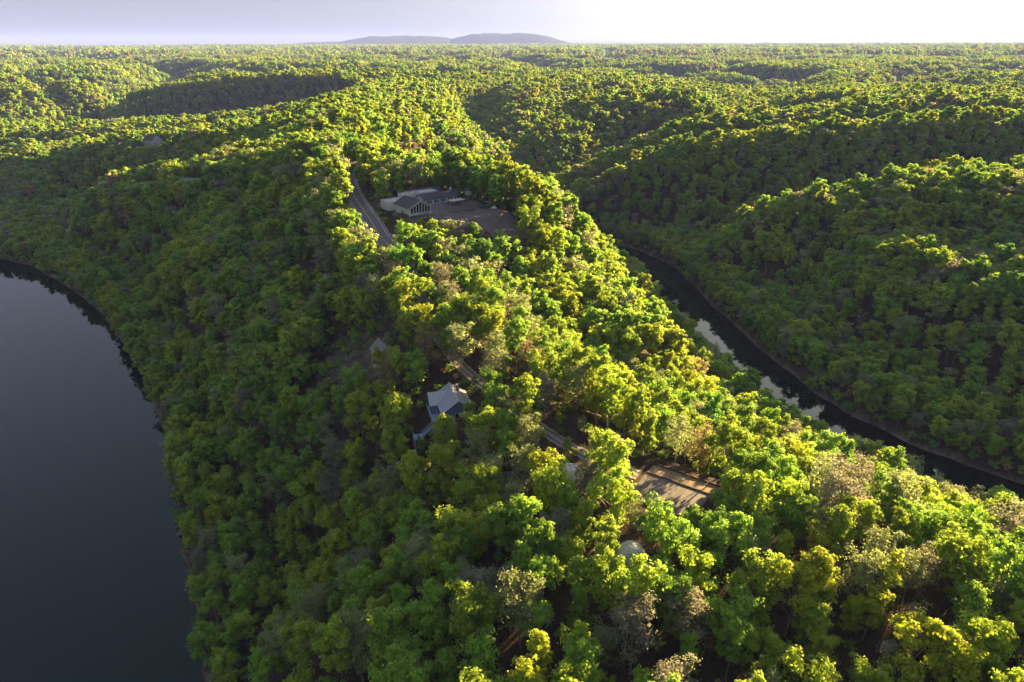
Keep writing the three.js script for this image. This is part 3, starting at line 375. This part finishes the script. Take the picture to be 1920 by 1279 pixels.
// the paved lot with its timber kerbs
const UP_ = new THREE.Vector3(0, 1, 0), turnOf = (u) => Math.atan2(u[1], u[0]);
{
  const o = base('paved_lot', LOT.x, LOT.h + 0.02, LOT.d, turnOf(LOT.u), 'grey weathered parking lot on the crest, edged with dark timbers', 'parking lot'); o.userData.kind = 'structure';
  // long strips of surfacing, each its own panel
  const R = rng(31), n = 12, w = (LOT.hw * 2) / n; const tones = [0.8, 0.92, 1, 1.1, 1.24].map((s) => std([0.13 * s, 0.118 * s, 0.118 * s], 0.9, { map: greyTex }));
  for (let i = 0; i < n; i++) part('strip', box(w - 0.03, 0.16, LOT.hd * 2, -LOT.hw + (i + 0.5) * w, 0.06 + R() * 0.012, 0), tones[(R() * 5) | 0], o);
  const zb = -LOT.hd; // away from the camera
  for (let i = 0; i < 4; i++) { part('timber', box(LOT.hw / 2 - 0.05, 0.42, 0.32, -LOT.hw + (i + 0.5) * LOT.hw / 2, 0.2, zb - 0.22), MAT.timber, o); part('timber', box(LOT.hw / 2 - 0.05, 0.4, 0.3, -LOT.hw + (i + 0.5) * LOT.hw / 2, 0.16, LOT.hd + 0.2), MAT.timber, o); part('timber', box((LOT.hw + 1) / 2 - 0.05, 0.5, 0.32, -LOT.hw + (i + 0.5) * (LOT.hw + 1.2) / 2, 0.22, zb - 4.6), MAT.timber, o); }
  const g = new THREE.PlaneGeometry(LOT.hw * 2 + 1.6, 4.1, 28, 8).rotateX(-Math.PI / 2).translate(0.8, 0.05, zb - 2.4), p = g.attributes.position; for (let i = 0; i < p.count; i++) p.setY(i, p.getY(i) + 0.07 * n1(p.getX(i), p.getZ(i)) + 0.05 * n2(p.getX(i) * 2, p.getZ(i) * 2)); g.computeVertexNormals(); part('planting_strip', g, std([0.26, 0.19, 0.125], 1, { map: greyTex }), o);
  const s = base('timber_steps', 27.6, 51.6, 121.4, 0.5, 'small wooden stair with rails below the near corner of the lot', 'steps');
  for (let i = 0; i < 6; i++) part('tread', box(1.3, 0.06, 0.32, 0, 0.2 + i * 0.2, 0.9 - i * 0.34), MAT.offwhite, s);
  for (const x of [-0.68, 0.68]) { part('stringer', bar([x, 0.02, 1.15], [x, 1.3, -1.1], 0.06, 0.26), MAT.brown, s); part('handrail', bar([x, 1.0, 1.1], [x, 2.3, -1.1], 0.07), MAT.offwhite, s); for (const t of [0, 0.5, 1]) part('post', box(0.08, 1.05, 0.08, x, lerp(0.5, 1.8, t), lerp(1.05, -1.05, t)), MAT.offwhite, s); }
}
// the two white domes
function dome(x, y, d, r, turn, label) {
  const o = base('dome_tent', x, y, d, turn, label, 'dome');
  part('deck', cyl(r + 0.9, r + 0.9, 0.3, 0, 0.1, 0, 20), MAT.brown, o);
  const ico = new THREE.IcosahedronGeometry(r, 3), p = ico.attributes.position, panels = [[], [], [], []]; // facets, some a touch proud
  for (let i = 0; i < p.count; i += 3) { const c = (p.getY(i) + p.getY(i + 1) + p.getY(i + 2)) / 3; if (c < -r * 0.25) continue; panels[(i / 3) % 4].push(i); }
  panels.forEach((list, k) => { const pos = [], uv = []; for (const i of list) for (let j = 0; j < 3; j++) { const s = 1 + 0.004 * k; pos.push(p.getX(i + j) * s, Math.max(0, p.getY(i + j) * s + r * 0.28) + 0.25, p.getZ(i + j) * s); uv.push([0, 1, 0.5][j], [0, 0, 1][j]); } const g = new THREE.BufferGeometry(); g.setAttribute('position', new THREE.Float32BufferAttribute(pos, 3)); g.setAttribute('uv', new THREE.Float32BufferAttribute(uv, 2)); g.computeVertexNormals(); part('cover_panel', g, MAT.canvas, o); });
  for (const a of [0.4, 1.5, 2.6]) { const pts = [...Array(14)].map((_, i) => { const t = (i / 13) * Math.PI; return new THREE.Vector3(Math.cos(t) * r * 1.01 * Math.cos(a), Math.sin(t) * r * 1.01 + 0.25 + r * 0.28, Math.cos(t) * r * 1.01 * Math.sin(a)); }); part('seam', new THREE.TubeGeometry(new THREE.CatmullRomCurve3(pts), 30, 0.035, 5), MAT.frame, o); }
  const dd = part('door', box(1.1, 2.0, 0.12, 0, 1.2, r * 0.93), MAT.offwhite, o); part('door_window', box(0.7, 0.7, 0.04, 0, 1.6, r * 0.93 + 0.08), MAT.glass, dd);
  return o;
}
dome(24.5, 51.5, 112, 3.0, 2.6, 'white geodesic dome tent among yellow trees low in the picture');
dome(14, 53, 138, 3.2, -2.2, 'white dome tent half hidden by trees beside the driveway');

// ---------------------------------------------------------------- buildings
function gable(o, w, l, eave, ridge, ov, mats, cx = 0, cz = 0, y = 0, name = 'roof') { // house body w (x) by l (z), ridge along z
  part('wall', prism([[-w / 2, 0], [w / 2, 0], [w / 2, eave], [0, ridge - 0.08], [-w / 2, eave]], l, -l / 2).translate(cx, y, cz), mats[0], o);
  const k = (ridge - eave) / (w / 2), e = w / 2 + ov; const roof = new THREE.Group(); roof.name = name; o.add(roof);
  for (const s of [-1, 1]) part('roof_slope', slab([cx, y + ridge + 0.1, cz - l / 2 - ov], [cx + s * e, y + eave - k * ov + 0.1, cz - l / 2 - ov], [cx + s * e, y + eave - k * ov + 0.1, cz + l / 2 + ov], [cx, y + ridge + 0.1, cz + l / 2 + ov], 0.16), mats[1], roof);
  return roof;
}
function windowAt(o, w, h, x, y, z, ry = 0, frameMat = MAT.white, name = 'window') { const t = 0.08, q = new THREE.Group(); q.name = name; q.position.set(x, y, z); q.rotation.y = ry; o.add(q); part('pane', box(w, h, 0.06), MAT.glass, q); part('frame', [box(w + 2 * t, t, 0.12, 0, h / 2 + t / 2, 0.02), box(w + 2 * t, t, 0.12, 0, -h / 2 - t / 2, 0.02), box(t, h, 0.12, -w / 2 - t / 2, 0, 0.02), box(t, h, 0.12, w / 2 + t / 2, 0, 0.02)], frameMat, q); return q; }
{ // the long white building on the knoll: a gabled hall, a long wing, flat-roofed blocks between and behind
  const yaw = turnOf([0.8, 0.6]), o = base('lodge', -40, 82, 318, yaw, 'long white lodge with dark gabled roofs and flat white roofs beside the bare field', 'building');
  // local axes: x along the wing (to the right and back), z towards the camera
  const hall = new THREE.Group(); hall.name = 'hall'; o.add(hall); hall.position.set(-13, 0, 11);
  { const w = 10.5, l = 13, z = l / 2; part('wall', prism([[-w / 2, -3.4], [w / 2, -3.4], [w / 2, 3], [0, 5.6], [-w / 2, 3]], l, -l / 2), MAT.white, hall); const k = 2.6 / (w / 2); for (const s of [-1, 1]) part('roof_slope', slab([0, 5.85, -l / 2 - 0.6], [s * 6.1, 5.85 - k * 6.1, -l / 2 - 0.6], [s * 6.1, 5.85 - k * 6.1, l / 2 + 0.9], [0, 5.85, l / 2 + 0.9], 0.2), MAT.roofDark, hall);
    for (let i = 0; i < 7; i++) { const x = -4.2 + i * 1.4, top = 4.6 - Math.abs(x) * 0.45, h = top - 0.5; windowAt(hall, 1.0, h, x, 0.5 + h / 2, z + 0.03); }
    for (let i = 0; i < 5; i++) { const x = -4 + i * 2.0; const s = new THREE.Shape(); s.moveTo(-0.55, -1.1); s.lineTo(0.55, -1.1); s.lineTo(0.55, 0.5); s.absarc(0, 0.5, 0.55, 0, Math.PI); s.lineTo(-0.55, -1.1); part('archway', new THREE.ExtrudeGeometry(s, { depth: 0.12, bevelEnabled: false }).translate(x, -1.9, z), MAT.glass, hall); }
    part('bargeboard', [bar([-6.1, 2.78, z + 1.0], [0, 5.8, z + 1.0], 0.12, 0.3), bar([6.1, 2.78, z + 1.0], [0, 5.8, z + 1.0], 0.12, 0.3)], MAT.cream, hall); part('balcony', [box(11, 0.15, 1.6, 0, -0.15, z + 0.8), box(11, 0.08, 0.08, 0, 0.8, z + 1.5)], MAT.offwhite, hall); }
  const wing = new THREE.Group(); wing.name = 'wing'; o.add(wing); wing.position.set(5.5, 0, 1.5);
  { const W = 19, Dp = 7.4; part('wall', prism([[-Dp / 2, -1], [Dp / 2, -1], [Dp / 2, 2.7], [0, 4.5], [-Dp / 2, 2.7]], W, -W / 2).rotateY(Math.PI / 2), MAT.white, wing); const k = 1.8 / (Dp / 2); for (const s of [-1, 1]) part('roof_slope', slab([-W / 2 - 0.5, 4.7, 0], [-W / 2 - 0.5, 4.7 - k * 4.4, s * 4.4], [W / 2 + 0.5, 4.7 - k * 4.4, s * 4.4], [W / 2 + 0.5, 4.7, 0], 0.18), MAT.roofDark, wing);
    for (let i = 0; i < 5; i++) { const x = -W / 2 + 2.1 + i * 3.75; windowAt(wing, 0.9, 1.5, x, 1.3, Dp / 2 + 0.03); windowAt(wing, 0.8, 1.3, x + 1.4, 1.3, Dp / 2 + 0.03); }
    part('chimney', box(0.8, 1.6, 0.8, W / 2 - 2, 4.9, -0.6), MAT.white, wing); }
  const flat = (x, z, w, l, h, top) => { const b = new THREE.Group(); b.name = 'flat_roofed_block'; b.position.set(x, 0, z); o.add(b); part('wall', box(w, h + 1, l, 0, h / 2 - 0.5, 0), MAT.white, b); part('roof_deck', box(w - 0.5, 0.1, l - 0.5, 0, h + 0.06, 0), top, b); part('parapet', [box(w, 0.5, 0.25, 0, h + 0.25, l / 2 - 0.12), box(w, 0.5, 0.25, 0, h + 0.25, -l / 2 + 0.12), box(0.25, 0.5, l - 0.5, -w / 2 + 0.12, h + 0.25, 0), box(0.25, 0.5, l - 0.5, w / 2 - 0.12, h + 0.25, 0)], MAT.white, b); return b; };
  flat(-14, -2.5, 12, 8, 2.4, MAT.roofPale); const f2 = flat(-4.5, -7, 9, 7, 3.4, MAT.roofPale); flat(5, -8, 9, 6, 3.3, MAT.white); for (const [x, z] of [[-2, -1], [1, 1.2], [2.6, -1.4]]) part('air_handler', box(1.3, 0.8, 1.0, x, 3.9, z), MAT.offwhite, f2);
  const back = new THREE.Group(); back.name = 'back_block'; back.position.set(6, 0, -13.5); o.add(back); part('wall', prism([[-3.2, 0], [3.2, 0], [3.2, 2.7], [0, 4.1], [-3.2, 2.7]], 17, -8.5).rotateY(Math.PI / 2), MAT.offwhite, back); for (const s of [-1, 1]) part('roof_slope', slab([-9, 4.25, 0], [-9, 2.5, s * 4], [9, 2.5, s * 4], [9, 4.25, 0], 0.18), MAT.roofDark, back);
  // pergola on dark posts beside the wing
  const p = base('pergola', -25.5, 81.6, 313.6, yaw, 'white flat-topped pergola on dark posts in front of the long wing', 'pergola'); for (const x of [-3.2, -1.1, 1.1, 3.2]) for (const z of [-1.6, 1.6]) part('post', box(0.2, 2.7, 0.2, x, 1.2, z), MAT.timber, p); for (let i = 0; i < 9; i++) part('slat', box(0.62, 0.12, 4.2, -3.2 + i * 0.8, 2.62, 0), MAT.offwhite, p); part('beam', [box(7.4, 0.2, 0.16, 0, 2.45, -1.6), box(7.4, 0.2, 0.16, 0, 2.45, 1.6)], MAT.offwhite, p);
  const s = base('garden_shed', -20.5, 81.8, 336, yaw + 0.5, 'small white gabled shed right of the long white building', 'shed'); gable(s, 3, 4, 2.6, 4.0, 0.3, [MAT.white, MAT.roofGrey]); part('door', box(0.9, 1.9, 0.06, 0, 1.0, 2.03), MAT.roofDark, s);
  const b = base('storage_bin', -11.5, height(-11.5, 326) , 326, 0.4, 'low white storage bin at the wood edge behind the bare field', 'bin'); part('body', box(3.2, 0.9, 1.3, 0, 0.5, 0), MAT.offwhite, b); part('lid', box(3.4, 0.14, 1.5, 0, 1.02, 0), MAT.white, b);
  const c = base('field_shelter', -8, height(-8, 308), 308, 0.6, 'tiny white tent standing on the bare field', 'tent'); part('cover', new THREE.ConeGeometry(1.5, 1.1, 4).rotateY(0.78).translate(0, 1.5, 0), MAT.white, c); for (const [x, z] of [[-1, -1], [1, -1], [-1, 1], [1, 1]]) part('pole', box(0.07, 1.3, 0.07, x * 0.95, 0.5, z * 0.95), MAT.steel, c);
  const w = base('retaining_wall', -49.6, 73.9, 281, turnOf([0.42, -0.9]), 'grey concrete block wall beside the road below the lodge', 'wall'); for (let i = 0; i < 10; i++) for (let j = 0; j < 2; j++) part('block', box(1.26, 0.56, 0.5, -6 + i * 1.3 + j * 0.3, 0.3 + j * 0.6, 4.6), MAT.concrete, w);
}
function railing(o, a, b, h, mat, gap = 0.32) { const r = new THREE.Group(); r.name = 'railing'; o.add(r); const L = Math.hypot(b[0] - a[0], b[2] - a[2]), n = Math.max(2, Math.round(L / gap)), at = (t, y) => [lerp(a[0], b[0], t), lerp(a[1], b[1], t) + y, lerp(a[2], b[2], t)]; part('top_rail', bar(at(0, h), at(1, h), 0.12, 0.08), mat, r); part('bottom_rail', bar(at(0, 0.15), at(1, 0.15), 0.08), mat, r); for (let i = 0; i <= n; i++) { const q = at(i / n, 0); part('baluster', box(i % 5 ? 0.05 : 0.11, h, i % 5 ? 0.05 : 0.11, q[0], q[1] + h / 2, q[2]), mat, r); } }
{ // blue-grey house with porch, deck and stairs on the lake side of the crest
  const gy = 53.2, o = base('hillside_house', -16.6, gy, 171.5, 0.3, 'blue-grey house with pale metal roof and lakeside deck on the crest', 'house');
  // local: -x faces the lake, z towards the camera
  const w = 8, l = 11; part('foundation', box(w - 0.1, 4, l - 0.1, 0, -1.9, 0), MAT.stone, o); part('wall', prism([[-w / 2, 0], [w / 2, 0], [w / 2, 3.4], [0, 6.2], [-w / 2, 3.4]], l, -l / 2), MAT.blue, o);
  const roof = new THREE.Group(); roof.name = 'roof'; o.add(roof); const k = 2.8 / 4; const eL = 4.9, eR = 4.7; // each side of standing-seam sheets
  for (const [s, e] of [[-1, eL], [1, eR]]) for (let i = 0; i < 12; i++) { const z0 = -6.1 + i * 1.02; part('metal_sheet', slab([0, 6.42, z0], [s * e, 6.42 - k * e, z0], [s * e, 6.42 - k * e, z0 + 0.98], [0, 6.42, z0 + 0.98], 0.1), MAT.roofPale, roof); part('seam', bar([0, 6.46, z0 + 1.0], [s * e, 6.46 - k * e, z0 + 1.0], 0.06, 0.08), MAT.roofPale, roof); }
  part('ridge_cap', box(0.5, 0.12, 12.3, 0, 6.45, 0), MAT.roofPale, roof);
  // cross gable at the far end
  part('cross_wall', prism([[-2.8, 0], [2.8, 0], [2.8, 3.2], [0, 5.4], [-2.8, 3.2]], 3.4, -1.7).rotateY(Math.PI / 2).translate(-4.8, 0, -3.2), MAT.blue, o); for (const s of [-1, 1]) part('cross_roof', slab([-7, 5.62, -3.2], [-7, 5.62 - 0.786 * 3.4, -3.2 + s * 3.4], [-0.4, 5.62 - 0.786 * 3.4, -3.2 + s * 3.4], [-0.4, 5.62, -3.2], 0.14), MAT.roofPale, roof);
  for (const z of [0.6, 2.2, 3.8]) windowAt(o, 1.1, 1.9, -4.04, 1.4, z, -Math.PI / 2); windowAt(o, 1.6, 1.6, 0, 1.6, 5.53); windowAt(o, 1.0, 1.4, 2.6, 1.6, 5.53); windowAt(o, 1.4, 1.4, -6.53, 1.5, -3.2, -Math.PI / 2);
  const deck = new THREE.Group(); deck.name = 'deck'; o.add(deck); for (let i = 0; i < 14; i++) part('plank', box(0.2, 0.06, 12.2, -4.2 - i * 0.215, -0.05, 0.6), MAT.blueRail, deck); for (const z of [-5, -2, 1, 4, 6.4]) for (const x of [-6.9]) part('post', box(0.18, 6, 0.18, x, -3.1, z), MAT.blueRail, deck); part('joist', [box(0.12, 0.24, 12.2, -7.0, -0.2, 0.6), box(0.12, 0.24, 12.2, -4.2, -0.2, 0.6)], MAT.blueRail, deck);
  for (const z of [-1.2, 1.4, 4, 6.4]) part('porch_post', box(0.14, 2.7, 0.14, -5.4, 1.25, z), MAT.white, deck);
  railing(deck, [-7.05, 0, -5.4], [-7.05, 0, 6.6], 1.05, MAT.blueRail); railing(deck, [-7.05, 0, 6.7], [-4.2, 0, 6.7], 1.05, MAT.blueRail);
  const st = new THREE.Group(); st.name = 'stairs'; o.add(st); for (let i = 0; i < 11; i++) part('tread', box(1.3, 0.06, 0.3, -7.2 - i * 0.3, -0.2 - i * 0.24, 5.6), MAT.blueRail, st); for (const z of [4.95, 6.25]) { part('stringer', bar([-7.1, -0.2, z], [-10.4, -2.85, z], 0.06, 0.26), MAT.blueRail, st); part('handrail', bar([-7.1, 0.9, z], [-10.4, -1.8, z], 0.09), MAT.blueRail, st); part('handrail', bar([-7.1, 0.4, z], [-10.4, -2.3, z], 0.07), MAT.blueRail, st); }
  const ld = new THREE.Group(); ld.name = 'landing'; o.add(ld); for (let i = 0; i < 12; i++) part('plank', box(0.2, 0.06, 3, -10.4 - i * 0.215, -2.95, 5.8), MAT.blueRail, ld); for (const [x, z] of [[-10.4, 4.4], [-12.8, 4.4], [-10.4, 7.2], [-12.8, 7.2]]) part('post', box(0.16, 4.4, 0.16, x, -4.2, z), MAT.blueRail, ld); railing(ld, [-12.85, -2.9, 4.35], [-12.85, -2.9, 7.25], 1, MAT.blueRail); railing(ld, [-12.85, -2.9, 7.28], [-10.4, -2.9, 7.28], 1, MAT.blueRail);
  part('chimney', box(0.8, 2.2, 0.8, 1.6, 6.2, -2.5), MAT.stone, o);
}
function cottage(x, d, w, l, eave, ridge, turn, mats, label, opt = {}) {
  const h = opt.y ?? height(x, d), o = base('cottage', x, h, d, turn, label, 'house'); part('foundation', box(w - 0.1, 7, l - 0.1, 0, -3.3, 0), MAT.stone, o); gable(o, w, l, eave, ridge, 0.5, mats);
  for (let i = 0; i < (opt.n ?? 2); i++) { windowAt(o, 1, 1.2, -w / 2 - 0.04, eave * 0.55, -l / 2 + (i + 0.5) * (l / (opt.n ?? 2)), -Math.PI / 2); windowAt(o, 1, 1.2, w / 2 + 0.04, eave * 0.55, -l / 2 + (i + 0.5) * (l / (opt.n ?? 2)), Math.PI / 2); } windowAt(o, 1.2, 1.2, -w * 0.22, eave * 0.55, l / 2 + 0.04); part('door', box(0.95, 2.05, 0.08, w * 0.2, 1.05, l / 2 + 0.04), MAT.brown, o); if (opt.chimney !== false) part('chimney', box(0.7, 1.6, 0.7, w * 0.15, ridge, -l * 0.2), MAT.stone, o); return o;
}
cottage(-42, 203, 6, 7.5, 5.4, 8.4, 0.5, [MAT.offwhite, MAT.roofGrey], 'grey-roofed cottage showing only its gable behind the yellow-green trees');
cottage(-75, 264, 7.5, 9, 4.6, 8.0, 0.35, [MAT.blue, MAT.roofGrey], 'grey-roofed house with white gable at the edge of the shaded slope');
cottage(-345, 680, 12, 16, 7, 12, 0.9, [MAT.white, MAT.roofDark], 'large white house standing clear of the trees at far left', { n: 3, y: height(-345, 680) + 3.5 });
cottage(-262, 492, 9, 12, 4, 7, 0.9, [MAT.white, MAT.roofGrey], 'white house half hidden in shade on the left plateau', { y: height(-262, 492) + 2 });
cottage(-212, 458, 8, 18, 3.2, 5.6, 1.35, [MAT.green, MAT.green], 'long green-roofed house among trees on the left plateau', { n: 4 });
cottage(-238, 920, 10, 16, 3.4, 6, 1.2, [MAT.offwhite, MAT.roofGrey], 'grey-roofed house in the woods below the far hills', { n: 3 });

// ---------------------------------------------------------------- car, boat, far tower and sheds
{
  const x = -57.2, d = 280.5, o = base('pickup_truck', x, height(x, d) + 0.13, d, Math.PI + 0.38, 'dark pickup truck driving on the curving road', 'car');
  const side = new THREE.Shape([[-2.6, 0.45], [2.55, 0.45], [2.6, 0.95], [1.5, 1.08], [0.9, 1.72], [-0.7, 1.75], [-0.85, 1.1], [-2.6, 1.1]].map((p) => new THREE.Vector2(...p)));
  part('body', new THREE.ExtrudeGeometry(side, { depth: 1.7, bevelEnabled: true, bevelSize: 0.06, bevelThickness: 0.06, bevelSegments: 2 }).translate(0, 0, -0.85).rotateY(Math.PI / 2), MAT.black, o);
  part('cargo_bed', box(1.4, 0.06, 1.6, 0, 1.14, 1.75), MAT.rubber, o); part('windscreen', box(1.4, 0.7, 0.05, 0, 1.42, -1.3, 0, -0.75), MAT.glass, o); part('rear_window', box(1.3, 0.45, 0.05, 0, 1.48, 0.85), MAT.glass, o);
  for (const sx of [-1, 1]) { part('side_window', box(0.05, 0.45, 1.3, sx * 0.93, 1.42, 0), MAT.glass, o); part('headlight', box(0.35, 0.16, 0.06, sx * 0.62, 0.85, -2.66), MAT.aluminium, o); part('tail_light', box(0.16, 0.3, 0.06, sx * 0.75, 0.9, 2.66), MAT.red, o); for (const z of [-1.65, 1.6]) { const wl = part('wheel', new THREE.CylinderGeometry(0.38, 0.38, 0.26, 16).rotateZ(Math.PI / 2).translate(sx * 0.82, 0.38, z), MAT.rubber, o); part('rim', new THREE.CylinderGeometry(0.2, 0.2, 0.05, 12).rotateZ(Math.PI / 2).translate(sx * 0.96, 0.38, z), MAT.aluminium, wl); } }
}
{
  const o = base('fishing_boat', 103, 0, 404, 0.85, 'small white fishing boat on the dark river', 'boat');
  const L = 5.2, sec = 14, pos = [], idx = []; for (let i = 0; i <= sec; i++) { const t = i / sec, w = 1.0 * Math.sqrt(1 - Math.pow(Math.max(0, t * 1.25 - 0.25), 2.6)), z = L / 2 - t * L, lift = 0.35 * t * t; for (const [u, y] of [[-1, 0.55 + lift], [-0.86, -0.05 + lift * 0.6], [0, -0.2 + lift * 0.6], [0.86, -0.05 + lift * 0.6], [1, 0.55 + lift], [0.84, 0.5 + lift], [0.7, 0.15 + lift * 0.6], [-0.7, 0.15 + lift * 0.6], [-0.84, 0.5 + lift]]) pos.push(u * w, y, z); }
  for (let i = 0; i < sec; i++) for (let k = 0; k < 9; k++) { const a = i * 9 + k, b = i * 9 + ((k + 1) % 9); idx.push(a, a + 9, b, b, a + 9, b + 9); } for (const e of [0]) for (let k = 1; k < 8; k++) idx.push(e, e + k, e + k + 1);
  const g = new THREE.BufferGeometry(); g.setAttribute('position', new THREE.Float32BufferAttribute(pos, 3)); g.setIndex(idx); g.computeVertexNormals(); part('hull', g, MAT.white, o);
  part('console', box(0.7, 0.7, 0.5, 0.2, 0.6, 0.2), MAT.white, o); part('windscreen', box(0.7, 0.35, 0.04, 0.2, 1.05, -0.05), MAT.glass, o); part('seat', box(1.3, 0.3, 0.45, 0, 0.42, 1.3), MAT.offwhite, o); part('casting_deck', box(1.2, 0.06, 1.3, 0, 0.62, -1.4), MAT.offwhite, o); const m = part('outboard_motor', box(0.4, 0.75, 0.4, 0, 0.75, 2.75), MAT.black, o); part('motor_leg', box(0.14, 0.8, 0.2, 0, 0.1, 2.85), MAT.steel, m); part('canopy', box(1.5, 0.06, 1.6, 0, 1.75, 0.5), MAT.white, o); for (const [a, b] of [[-0.7, -0.2], [0.7, -0.2], [-0.7, 1.2], [0.7, 1.2]]) part('canopy_pole', box(0.05, 1.25, 0.05, a, 1.13, b), MAT.steel, o);
}
{
  const x = -85, d = 3600, y = height(x, d), o = base('lattice_tower', x, y, d, 0.3, 'dark slender lattice tower far off before the mountains', 'tower'); const H = 92, w0 = 3.2; for (const sx of [-1, 1]) for (const sz of [-1, 1]) part('leg', bar([sx * w0, 0, sz * w0], [sx * 1.2, H, sz * 1.2], 0.9), MAT.black, o); for (let i = 0; i < 12; i++) { const t = i / 12, t2 = (i + 1) / 12, a = lerp(w0, 1.2, t), b = lerp(w0, 1.2, t2); part('brace', [bar([-a, t * H, a], [b, t2 * H, b], 0.5), bar([a, t * H, a], [-b, t2 * H, b], 0.5), bar([-a, t * H, -a], [-b, t2 * H, b], 0.5)], MAT.black, o); } part('antenna', cyl(1.6, 1.6, 9, 0, H - 3, 0, 8), MAT.frame, o);
  const shed = (x, d, w, l, h, label) => { const o = base('warehouse', x, height(x, d) + 13, d, 0.05, label, 'warehouse', 'far white warehouses'); part('wall', box(w, h + 14, l, 0, h / 2 - 7, 0), MAT.white, o); part('roof', slab([-w / 2, h + 0.5, -l / 2], [w / 2, h + 0.5, -l / 2], [w / 2, h + 2, l / 2], [-w / 2, h + 2, l / 2], 0.6), MAT.white, o); for (let i = 0; i < 5; i++) part('loading_door', box(w / 14, h * 0.5, 0.6, -w / 2 + (i + 0.7) * (w / 5.4), h * 0.3, l / 2 + 0.4), MAT.concrete, o); };
  shed(-60, 5200, 210, 120, 16, 'long white warehouse far off, just right of the tower'); shed(250, 5300, 150, 110, 18, 'white warehouse far off, right of the longer one'); shed(-640, 5100, 90, 60, 12, 'small white far-off shed left of the tower');
  shed(1250, 1650, 26, 14, 5, 'white shed at a clearing in the woods far right');
}
for (const m of [scene]) shadows(m);
renderer.render(scene, camera);
